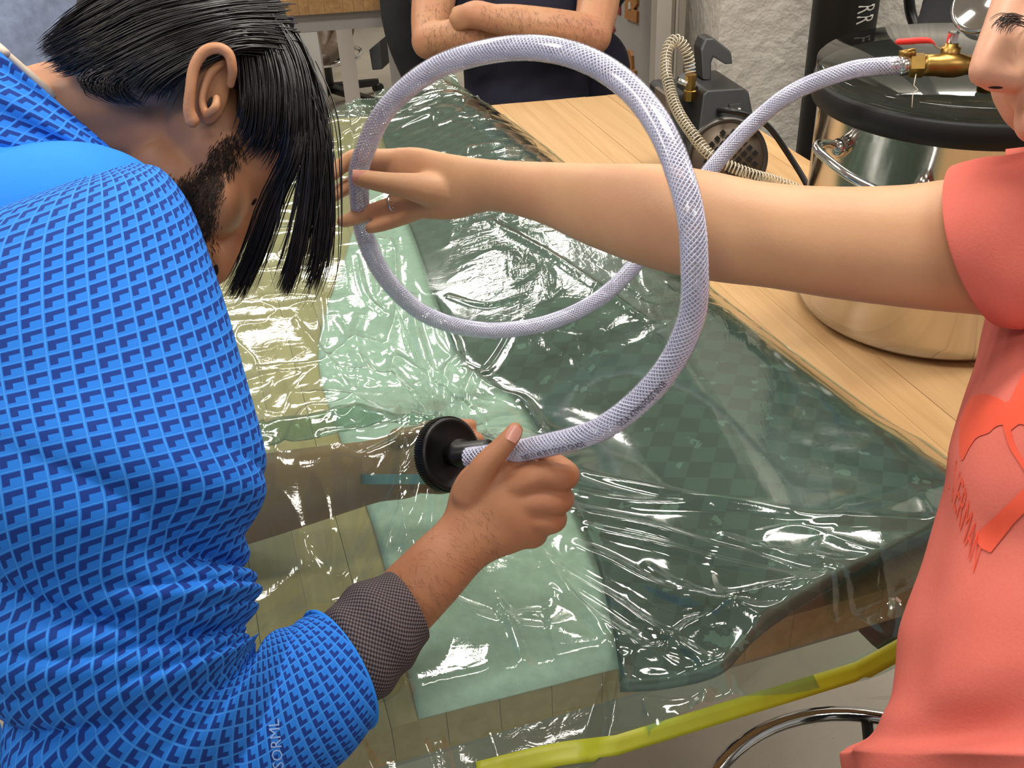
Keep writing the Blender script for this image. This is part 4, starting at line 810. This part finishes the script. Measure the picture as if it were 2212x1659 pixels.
# right arm, hand
rh = [loft([((915, 1372), (833, 1232), .845, .85), ((985, 1295), (896, 1172), .85, .85), ((1050, 1222), (955, 1115), .858, .75), ((1120, 1192), (975, 1052), .862, .5), ((1168, 1172), (1005, 1008), .862, .44), ((1200, 1140), (1060, 985), .862, .40), ((1212, 1095), (1110, 990), .862, .38)], 30, 30, round_ends=True),
      chain([(1010, 1075, .855, 36), (1045, 1010, .845, 30), (1085, 965, .84, 24), (1106, 940, .838, 21), (1112, 930, .838, 19)]),
      chain([(1110, 1050, .858, 40), (1170, 1028, .85, 34), (1218, 1032, .848, 30), (1225, 1018, .875, 24), (1190, 992, .895, 20), (1150, 975, .892, 17)]),
      chain([(1110, 1090, .862, 38), (1165, 1085, .853, 33), (1208, 1085, .853, 28), (1215, 1068, .88, 23), (1180, 1030, .90, 20)]),
      chain([(1100, 1125, .866, 36), (1150, 1125, .858, 31), (1194, 1128, .858, 26), (1200, 1110, .885, 22), (1160, 1070, .905, 19)]),
      chain([(1080, 1150, .872, 32), (1120, 1158, .864, 26), (1152, 1166, .864, 20), (1165, 1150, .885, 18), (1130, 1110, .905, 16)]),
      chain([(1125, 962, .895, 16), (1150, 958, .89, 15)])]
rhand = blob('right_arm', rh, .0018, M['skin_m'], man, 12)
nail(rhand, 1110, 936, .8302, -62, 36, 30)
# left arm under the film
lh = [loft([((470, 1000), (490, 1190), 1.0, .85), ((600, 975), (620, 1150), 1.003, .85), ((720, 960), (740, 1110), 1.006, .8), ((800, 950), (820, 1085), 1.006, .7), ((880, 925), (890, 1075), 1.0, .5), ((940, 915), (950, 1040), .99, .4)], 26, 28, round_ends=True),
      chain([(920, 935, .995, 26), (980, 922, 1.0, 18), (1018, 918, 1.005, 14)]), chain([(930, 970, .995, 26), (1000, 948, 1.0, 18), (1034, 948, 1.005, 14)]), chain([(900, 1040, .99, 26), (960, 1050, .985, 18), (990, 1040, .985, 14)]), chain([(860, 945, .99, 22), (900, 935, .985, 17), (925, 928, .985, 13)])]
blob('left_arm', lh, .0024, M['skin_m'], man, 6)
wr = sec((800, 952), (815, 1085), 1.006, .75); th = np.linspace(0, 2*np.pi, 49)
wbd = empty('wrist_band', tuple(wr[:3])); tag(wbd, 'pale blue grey band on the wrist under the film', 'wristband')
obj('band', loft([((780, 1024), (962, 1024), .985, .55), ((782, 1046), (960, 1046), .985, .55)], 6, 48, cap=False), simple('band_rubber', srgb(150, 176, 184), .4, 0, .05), wbd)
# blue top: sleeve, yoke, collar, body
def sleeve_disp(U, V):
    w = sstep(.40, .52, V)*(1-sstep(.72, .86, V)); inner = .45+.55*sstep(.35, .72, U)*(1-sstep(.88, 1., U))
    ph = V*19+1.2*np.sin(2*np.pi*(U-.1))+1.5*vnoise(U*3.5, V*6, 3); f = np.abs(np.sin(np.pi*ph))**.7-.6
    ph2 = V*8-U*2.4+2.2*vnoise(U*2.5, V*3, 11); g = np.abs(np.sin(np.pi*ph2))**.8-.6
    return w*inner*.0062*f+.0145*g*sstep(.28, .5, V)*(1-sstep(.78, .95, V))+.005*(vnoise(U*5, V*7, 9)-.5)+.003*np.sin(2*np.pi*(U*2.2+V*1.7))*(1-sstep(.3, .5, V))
SLV = [((60, 420), (292, 350), .70, .8), ((-40, 470), (352, 366), .668, .8), ((-120, 560), (408, 446), .65, .8), ((-150, 700), (455, 600), .63, .8), ((-150, 840), (500, 780), .615, .8), ((-130, 980), (540, 935), .60, .8), ((-90, 1140), (566, 1050), .60, .8), ((-40, 1310), (505, 1165), .605, .8), ((-10, 1430), (545, 1235), .61, .82), ((20, 1560), (532, 1310), .615, .82), ((80, 1690), (532, 1372), .62, .82), ((290, 1790), (540, 1400), .64, .82), ((500, 1790), (562, 1392), .67, .82), ((640, 1720), (606, 1360), .71, .82), ((735, 1645), (645, 1335), .75, .82, 0, (30, -10)), ((792, 1572), (672, 1322), .775, .82, 0, (42, -20))]
top = obj('sleeve', loft(SLV, 260, 150, True, sleeve_disp), M['hoodie'], man); tag(top, 'blue sleeve with small dark angle marks and light grid lines')
obj('sleeve_hem', tube([p for p in (lambda s: [s[:3]+s[3:6]*math.cos(t)*.99+s[6:9]*math.sin(t)*.99 for t in np.linspace(0, 2*np.pi, 60)])(sec((792, 1572), (672, 1322), .775, .82, 0, (42, -20)))], .0022, 8), M['hoodie_plain'], top)
cuff = obj('undershirt_cuff', loft([((770, 1540), (690, 1345), .785, .8), ((830, 1500), (735, 1285), .80, .82, 0, (10, -5)), ((880, 1445), (795, 1250), .815, .84, 0, (14, -8)), ((920, 1385), (842, 1236), .828, .86, 0, (16, -10)), ((916, 1378), (846, 1246), .83, .8, 0, (10, -6))], 60, 80, False, lambda U, V: .0022*np.sin(V*20+6*U+3*vnoise(U*5, V*3, 2))*(1-V)), M['thermal'], man)
yoke = blob('shoulder_yoke', [ell(120, 500, .75, 260, 190, .10, -12), ell(-120, 520, .80, 300, 260, .16, 0), ell(230, 400, .75, 110, 70, .06, 20)], .006, M['hoodie_plain'], man, 8)
col_d = lambda U, V: .003*np.sin(V*16+4*U)+.003*(vnoise(U*6, V*4, 7)-.5)
colr = obj('collar', loft([((-60, 60), (300, 372), .80, .62), ((-110, 110), (292, 392), .79, .68), ((-190, 200), (262, 400), .785, .72), ((-260, 330), (215, 425), .79, .75)], 60, 110, False, col_d), M['hoodie'], man); tag(colr, 'patterned blue stand collar')
s0 = sec((-60, 60), (300, 372), .80, .62)
obj('collar_lining', tube([s0[:3]+s0[3:6]*math.cos(t)*.985+s0[6:9]*math.sin(t)*.985+UP*.002 for t in np.linspace(math.pi*.6, math.pi*1.42, 40)], .0036, 8), M['cream'], colr)
body = blob('torso', [tube([P(-150, 520, .85), P(-260, 900, .95), P(-330, 1300, 1.05), np.array([-.62, .50, .86])], [.15, .16, .16, .15], 24, 20, rounded=True), chain([(-60, 1650, .74, 80), (-260, 1450, .95, 190)])], .01, M['hoodie_plain'], man, 6)
lsl = obj('sleeve', tube([P(-110, 640, .95), P(120, 880, 1.02), P(300, 1030, 1.03), P(430, 1085, 1.01), P(500, 1086, 1.003)], [.085, .068, .056, .052, .050], 40, 60), M['hoodie'], man)
legs = blob('trousers', [tube([(-.57, .48, .88), (-.56, .5, .45), (-.56, .5, .06)], [.10, .075, .06], 20, 12, rounded=True), tube([(-.70, .52, .88), (-.72, .55, .45), (-.72, .56, .06)], [.10, .075, .06], 20, 12, rounded=True), tube([(-.56, .48, .05), (-.52, .62, .04)], [.05, .04], 16, 6, rounded=True), tube([(-.72, .54, .05), (-.68, .68, .04)], [.05, .04], 16, 6, rounded=True)], .01, M['blackcloth'], man, 4)
ft = bvh(top)
def px_text(txt, pos, size_px, ang, tree, mat, parent, name, label, lift=.0006, ex=None, ey=None):
    V, Fc = text_mesh(txt, 1.); a = math.radians(ang); out = []
    for x, y, _ in V:
        xx, yy = x*size_px, y*size_px; q = (pos[0]+xx*math.cos(a)+yy*math.sin(a), pos[1]+xx*math.sin(a)-yy*math.cos(a)) if ex is None else (pos[0]+x*ex[0]+y*ey[0], pos[1]+x*ex[1]+y*ey[1]); p, n = hit(tree, *q)
        if p is None: return None
        out.append(p+(-ray(*q))*lift)
    o = obj(name, (out, Fc), mat, parent, False, recalc=False); return tag(o, label, kind='stuff')
px_text('ISORML', (614, 1668), 34, -96, ft, M['thread'], top, 'embroidered_letters', 'small pale thread letters on the sleeve')
# ---- woman in coral shirt
wo = empty('person', (.62, .42, 0)); tag(wo, 'person in coral shirt reaching across to hold the hose loop', 'person')
wa = [loft([((2230, 420), (2230, 700), .755, .9), ((2080, 388), (2125, 682), .757, .9), ((1950, 400), (1980, 668), .76, .88), ((1800, 404), (1800, 645), .765, .86), ((1660, 395), (1660, 622), .772, .86), ((1540, 372), (1530, 606), .785, .84), ((1430, 356), (1400, 578), .81, .82), ((1300, 354), (1270, 530), .85, .8), ((1180, 350), (1160, 480), .90, .78), ((1080, 346), (1075, 458), .94, .8), ((1020, 340), (1030, 462), .965, .72), ((960, 330), (985, 474), .98, .52), ((905, 318), (935, 475), .99, .40), ((860, 318), (893, 470), 1.0, .34)], 110, 40, round_ends=True),
      chain([(1030, 415, 1.0, 36), (975, 416, .985, 40), (925, 409, .975, 37), (880, 402, .968, 29), (828, 394, .967, 23), (796, 388, .968, 21), (777, 385, .969, 19)]),
      chain([(885, 345, 1.0, 26), (820, 345, 1.015, 24), (768, 342, 1.022, 21), (738, 358, 1.022, 18), (718, 378, 1.020, 15)]),
      chain([(885, 385, 1.01, 24), (815, 388, 1.028, 21), (765, 396, 1.034, 19), (735, 412, 1.032, 17), (718, 426, 1.030, 14)]),
      chain([(890, 430, 1.0, 23), (840, 446, 1.012, 20), (790, 462, 1.02, 18), (752, 475, 1.018, 16), (740, 478, 1.018, 14)]),
      chain([(905, 455, 1.0, 20), (865, 472, 1.008, 17), (825, 486, 1.012, 15), (800, 493, 1.012, 13)])]
warm = blob('arm', wa, .0021, M['skin_w'], wo, 9)
nail(warm, 778, 380, .9605, 8, 34, 25);
rg = empty('finger_ring', tuple(P(849, 441, 1.01))); tag(rg, 'thin silver ring on the finger holding the hose', 'ring')
rx = P(890, 430, 1.0)-P(800, 458, 1.02); obj('ring_band', lathe([(.0094, -.0011), (.0104, -.0011), (.0104, .0011), (.0094, .0011)], P(850, 442, 1.0105), rx, 32), M['silver'], rg)
for k in range(5):
    a_ = -.5+k*.25; q = P(848+math.sin(a_)*6, 441+a_*30, .9998); obj('ring_stone', lathe([(.0001, -.0008), (.0011, 0), (.0007, .0007), (.0001, .0008)], q, -FWD, 8), M['chrome'], rg, False)
wd_ = lambda U, V: .006*np.sin(V*9+7*U)*sstep(0, .2, V)+.008*(vnoise(U*11, V*8, 12)-.5)+.007*(vnoise(U*22, V*12, 15)-.5)+.007*np.sin(U*46+V*6+5*vnoise(U*5, V*5, 3))*sstep(.5, .9, V)
TOR = [((2190, 320), (2800, 250), .86, .7), ((2196, 500), (2900, 480), .82, .75), ((2178, 650), (2930, 660), .79, .8), ((2140, 760), (2940, 800), .77, .82), ((2098, 860), (2940, 920), .755, .84), ((2064, 980), (2930, 1030), .745, .85), ((2046, 1080), (2920, 1130), .74, .85), ((2028, 1190), (2910, 1230), .735, .85), ((2000, 1310), (2900, 1340), .73, .85), ((1968, 1430), (2900, 1450), .725, .85), ((1936, 1530), (2900, 1540), .72, .85), ((1905, 1588), (2900, 1600), .72, .85), ((1850, 1618), (2900, 1640), .72, .85), ((1840, 1650), (2900, 1680), .72, .85), ((1850, 1800), (2900, 1800), .72, .85)]
tor = obj('shirt', loft(TOR, 130, 150, True, wd_), M['coral'], wo)
slv = obj('shirt_sleeve', loft([((2078, 366), (2150, 690), .752, .98, 0, (-52, 0)), ((2066, 362), (2160, 700), .752, 1.0, 0, (-56, 0)), ((2120, 346), (2200, 705), .752, 1.02, 0, (-40, 0)), ((2200, 325), (2250, 720), .76, 1.0), ((2330, 290), (2330, 760), .78, 1.)], 50, 90, False, lambda U, V: .0035*np.sin(U*26+5*V)*V+.004*(vnoise(U*8, V*4, 5)-.5)), M['coral'], tor)
tt2 = bvh(tor)
def decal(pts, tree, mat, parent, name, label=None, lift=.0012, n=70, thick=.0):
    Pl = np.array(pts, float); lo, hi = Pl.min(0), Pl.max(0); st_ = 6.; nx = int((hi[0]-lo[0])/st_)+2; ny = int((hi[1]-lo[1])/st_)+2; idx = {}; V = []; Fc = []
    def vid(i, j):
        if (i, j) not in idx:
            x, y = lo[0]+i*st_, lo[1]+j*st_
            if not inpoly(x, y, Pl):
                bd = 1e9
                for a, b in zip(Pl, np.roll(Pl, -1, 0)):
                    d = b-a; t = np.clip(((x-a[0])*d[0]+(y-a[1])*d[1])/(d@d+1e-9), 0, 1); q = a+d*t; e = np.hypot(x-q[0], y-q[1])
                    if e < bd: bd, bq = e, q
                x, y = bq
            p, nn = hit(tree, x, y); idx[(i, j)] = None if p is None else (V.append(p+(-ray(x, y))*lift) or len(V)-1)
        return idx[(i, j)]
    for i in range(nx-1):
        for j in range(ny-1):
            if sum(inpoly(lo[0]+(i+a)*st_, lo[1]+(j+b)*st_, Pl) for a in (0, 1) for b in (0, 1)) >= 1:
                q = [vid(i, j), vid(i+1, j), vid(i+1, j+1), vid(i, j+1)]
                if None not in q: Fc.append(tuple(q))
    o = obj(name, (V, Fc), mat, parent, True, recalc=False)
    if label: o['label'] = label
    return o
sm = lambda pts, n=60: [tuple(q) for q in crom(np.array(pts+[pts[0]], float), n)]
decal(sm([(2072, 915), (2085, 880), (2103, 855), (2130, 852), (2160, 862), (2177, 870), (2195, 835), (2215, 800), (2240, 790), (2240, 925), (2205, 915), (2175, 935), (2168, 918), (2150, 922), (2135, 935), (2110, 945), (2095, 965), (2077, 995), (2072, 960)], 120), tt2, M['print'], tor, 'shirt_print', 'red orange brush mark printed on shirt')
decal(sm([(2166, 920), (2178, 912), (2184, 930), (2192, 960), (2212, 995), (2240, 1030), (2240, 1060), (2205, 1005), (2180, 965)], 60), tt2, M['print'], tor, 'shirt_print', 'thin red orange curved stroke on shirt')
decal([(2106, 1155), (2150, 1115), (2212, 1055), (2245, 1020), (2245, 1075), (2190, 1130), (2140, 1194), (2120, 1185), (2110, 1172)], tt2, M['print'], tor, 'shirt_print', 'broad red orange diagonal bar on shirt')
px_text('NERMAN', (2046, 1052), 1, 0, tt2, M['print'], tor, 'shirt_letters', 'red orange capital letters down the shirt side', .0012, ex=(14, 46), ey=(27, -92))
wl = blob('trousers', [tube([(.56, .40, .86), (.56, .42, .45), (.56, .44, .06)], [.10, .07, .055], 20, 12, rounded=True), tube([(.72, .42, .86), (.74, .42, .45), (.75, .42, .06)], [.10, .07, .055], 20, 12, rounded=True), tube([(.56, .42, .05), (.52, .54, .04)], [.045, .035], 16, 6, rounded=True), tube([(.75, .42, .05), (.72, .54, .04)], [.045, .035], 16, 6, rounded=True)], .01, M['blackcloth'], wo, 4)
fp = [ell(2330, 60, .74, 175, 250, .085, 8), chain([(2190, -10, .70, 44), (2165, 55, .692, 40), (2140, 115, .685, 37), (2124, 155, .682, 34)]), ell(2170, 168, .690, 44, 34, .02, 8), ell(2150, 160, .690, 42, 38, .02, 0), ell(2230, 120, .715, 75, 120, .05, 0), ell(2245, 262, .70, 52, 52, .03), ell(2232, 222, .70, 40, 30, .02), chain([(2330, 200, .78, 90), (2420, 330, .80, 85), (2520, 460, .80, 90)])]
wf = blob('head', fp, .0028, M['skin_wf'], wo, 14)
wt = bvh(wf); _p, _n = hit(wt, 2150, 186)
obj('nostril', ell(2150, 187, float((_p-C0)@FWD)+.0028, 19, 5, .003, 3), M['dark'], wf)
strands('eyelashes', [([[(2200, 40, .672), (2170, 34, .668), (2150, 44, .664), (2142, 56, .66)], [(2210, 50, .672), (2180, 42, .668), (2162, 56, .664), (2155, 74, .66)], [(2225, 52, .674), (2200, 46, .668), (2186, 62, .664), (2180, 82, .66)]], 50, 5, .003)], M['lash'], wo, .0003, 8, 'brown lashes')
whair = blob('hair', [ell(2420, 20, .78, 170, 250, .10, 0), ell(2440, 220, .80, 110, 200, .07, 0)], .008, M['lash'], wo, 6)
# ---- person with folded arms behind the bench
nv = empty('person', (.16, 2.62, 0)); tag(nv, 'person in navy shirt standing with folded bare arms at the far bench end', 'person')
navy = blob('shirt', [loft([((985, -330), (1290, -330), 2.66, .55), ((968, -150), (1310, -150), 2.62, .6), ((980, 40), (1290, 40), 2.6, .62), ((1000, 150), (1272, 150), 2.58, .6), ((1002, 260), (1276, 260), 2.58, .6), ((1000, 420), (1280, 420), 2.6, .6)], 40, 36, round_ends=True), chain([(1005, -260, 2.6, 70), (960, -130, 2.56, 66), (935, -18, 2.53, 56)]), chain([(1270, -260, 2.6, 70), (1300, -130, 2.52, 64), (1305, -30, 2.48, 56)])], .008, M['navy'], nv, 6)
fa = [chain([(945, -60, 2.53, 50), (933, 30, 2.49, 46), (925, 92, 2.45, 36)]), chain([(926, 88, 2.45, 38), (1000, 78, 2.40, 38), (1100, 76, 2.42, 36), (1220, 60, 2.46, 28)])]
blob('forearm', fa, .005, M['skin_b'], nv, 5)
fb_ = [chain([(1298, -60, 2.46, 50), (1290, 20, 2.42, 46), (1275, 78, 2.38, 44)]), chain([(1278, 76, 2.38, 44), (1200, 62, 2.34, 42), (1110, 46, 2.33, 36), (1060, 40, 2.33, 30)]), chain([(1060, 38, 2.33, 30), (1025, 32, 2.34, 30), (995, 40, 2.36, 24)]), chain([(1010, 18, 2.345, 12), (985, 24, 2.37, 11)]), chain([(1005, 34, 2.335, 13), (980, 40, 2.36, 12)]), chain([(1010, 50, 2.34, 12), (988, 58, 2.365, 11)])]
blob('forearm', fb_, .005, M['skin_b'], nv, 5)
bp_ = np.array([.16, 2.66, 0]); blob('trousers', [tube([(.08, 2.66, .86), (.06, 2.66, .45), (.05, 2.66, .06)], [.10, .085, .06], 20, 12, rounded=True), tube([(.25, 2.66, .86), (.27, 2.66, .45), (.28, 2.66, .06)], [.10, .085, .06], 20, 12, rounded=True), tube([(.05, 2.64, .05), (.03, 2.52, .04)], [.05, .04], 16, 6, rounded=True), tube([(.28, 2.64, .05), (.30, 2.52, .04)], [.05, .04], 16, 6, rounded=True)], .012, M['navy'], nv, 4)
blob('head', [chain([(1140, -330, 2.66, 60), (1140, -430, 2.66, 60)]), ell(1140, -520, 2.64, 85, 115, .10)], .01, M['skin_b'], nv, 6)
# ---- partly seen people farther back
def figure(label, secs, mat, feet, top=True):
    p = empty('person', (feet[0][0], feet[0][1], 0)); tag(p, label, 'person'); blob('clothing', secs, .012, mat, p, 6)
    for (x, y, z) in feet: obj('shoe', tube([(x, y+.06, .045), (x, y-.10, .035)], [.05, .04], 14, 6, rounded=True), M['blackmatte'], p)
    return p
gq = P(60, 40, 2.1); figure('person in grey blue denim shirt standing behind the bent person in blue', [loft([((-260, -300), (215, -300), 2.1, .5), ((-280, -60), (205, -60), 2.1, .55), ((-270, 120), (150, 120), 2.08, .55), ((-250, 320), (120, 320), 2.1, .5)], 24, 30, True, lambda U, V: .008*np.sin(U*50+6*V), True), tube([(gq[0]-.12, gq[1], .95), (gq[0]-.12, gq[1], .06)], [.11, .06], 18, 8), tube([(gq[0]-.32, gq[1], .95), (gq[0]-.32, gq[1], .06)], [.11, .06], 18, 8)], M['denim'], [(gq[0]-.12, gq[1], 0), (gq[0]-.32, gq[1], 0)])
def legs_only(label, px_secs, mat, extra=None):
    q = sec(*px_secs[-1])[:3]; p = empty('person', (q[0], q[1], 0)); tag(p, label, 'person')
    s_l = sec(*px_secs[-1]); r_ = np.linalg.norm(s_l[3:6])
    blob('trousers', [loft(px_secs, 20, 24, round_ends=True), tube([q, (q[0], q[1]+.02, .05)], [r_*.95, r_*.7], 18, 8, rounded=True)], .008, mat, p, 5)
    obj('shoe', tube([(q[0], q[1]+.04, .045), (q[0]-.02, q[1]-.14, .038)], [.05, .042], 14, 6, rounded=True), M['blackmatte'], p); return p
legs_only('person in black trousers standing between far bench and folded arms person', [((815, -60), (905, -60), 2.95, .8), ((822, 30), (908, 30), 2.94, .8), ((838, 100), (915, 100), 2.93, .8), ((866, 168), (930, 168), 2.93, .8)], M['blackcloth'])
legs_only('person in dark navy trousers left of the far bench leg', [((540, -60), (640, -60), 5.2, .6), ((545, 40), (640, 40), 5.2, .6), ((560, 160), (632, 160), 5.2, .6)], M['navy'])
sb_ = P(730, 60, 4.75); sp_ = empty('person', (sb_[0], sb_[1], 0)); tag(sp_, 'seated person whose brown boots rest on the far stool ring', 'person')
blob('boot', [chain([(745, 20, 4.75, 24), (742, 70, 4.72, 22), (722, 108, 4.66, 19)]), chain([(722, 108, 4.66, 19), (708, 122, 4.56, 17), (700, 128, 4.48, 14)])], .008, M['boot'], sp_, 4)
blob('boot', [chain([(708, 20, 4.8, 20), (706, 76, 4.8, 18), (696, 108, 4.75, 16)]), chain([(696, 108, 4.75, 16), (688, 124, 4.66, 14)])], .008, M['boot'], sp_, 4)
blob('trousers', [chain([(745, 30, 4.75, 28), (745, -60, 4.78, 34), (735, -110, 5.0, 40)]), chain([(708, 30, 4.8, 24), (706, -60, 4.82, 34), (715, -110, 5.0, 40)])], .012, M['boot'], sp_, 4)

# ---- fine arm hair grown on the skin
def arm_hair(o, poly, n, dirv, lo, hi_, r, mat, parent):
    tr = bvh(o); Pl = np.array(poly, float); a, b = Pl.min(0), Pl.max(0); parts = []; k = 0
    while k < n:
        x, y = random.uniform(a[0], b[0]), random.uniform(a[1], b[1])
        if not inpoly(x, y, Pl): continue
        k += 1; p, nn = hit(tr, x, y)
        if p is None: continue
        g = RT*(dirv[0]+random.gauss(0, .35))-UP*(dirv[1]+random.gauss(0, .35))+nn*.35; g /= np.linalg.norm(g); L_ = random.uniform(lo, hi_)
        pts = np.array([p-nn*.0004, p+g*L_*.5+nn*L_*.06, p+g*L_]); T__, N__, B__ = frames(pts); rr = np.array([r, r*.8, r*.2]); th = np.array([0, 2.09, 4.19])
        parts.append(((pts[:, None]+(N__[:, None]*np.cos(th)[None, :, None]+B__[:, None]*np.sin(th)[None, :, None])*rr[:, None, None]).reshape(-1, 3), grid_faces(3, 3, True)))
    return tag(obj('arm_hair', join(*parts), mat, parent, recalc=False), 'fine dark arm hair', kind='stuff')
arm_hair(rhand, [(905, 1370), (845, 1240), (970, 1110), (1060, 1090), (1080, 1190), (1000, 1280)], 300, (.5, .6), .005, .010, .00007, M['beard'], man)
for o_, pl_ in zip([c for c in nv.children if c.name.startswith('forearm')], ([(900, 20), (960, 0), (1060, 60), (1080, 100), (930, 125)], [(1040, 8), (1220, 15), (1310, 30), (1300, 110), (1150, 85), (1040, 60)])):
    arm_hair(o_, pl_, 420, (.2, .8), .010, .018, .00022, M['lash'], nv)
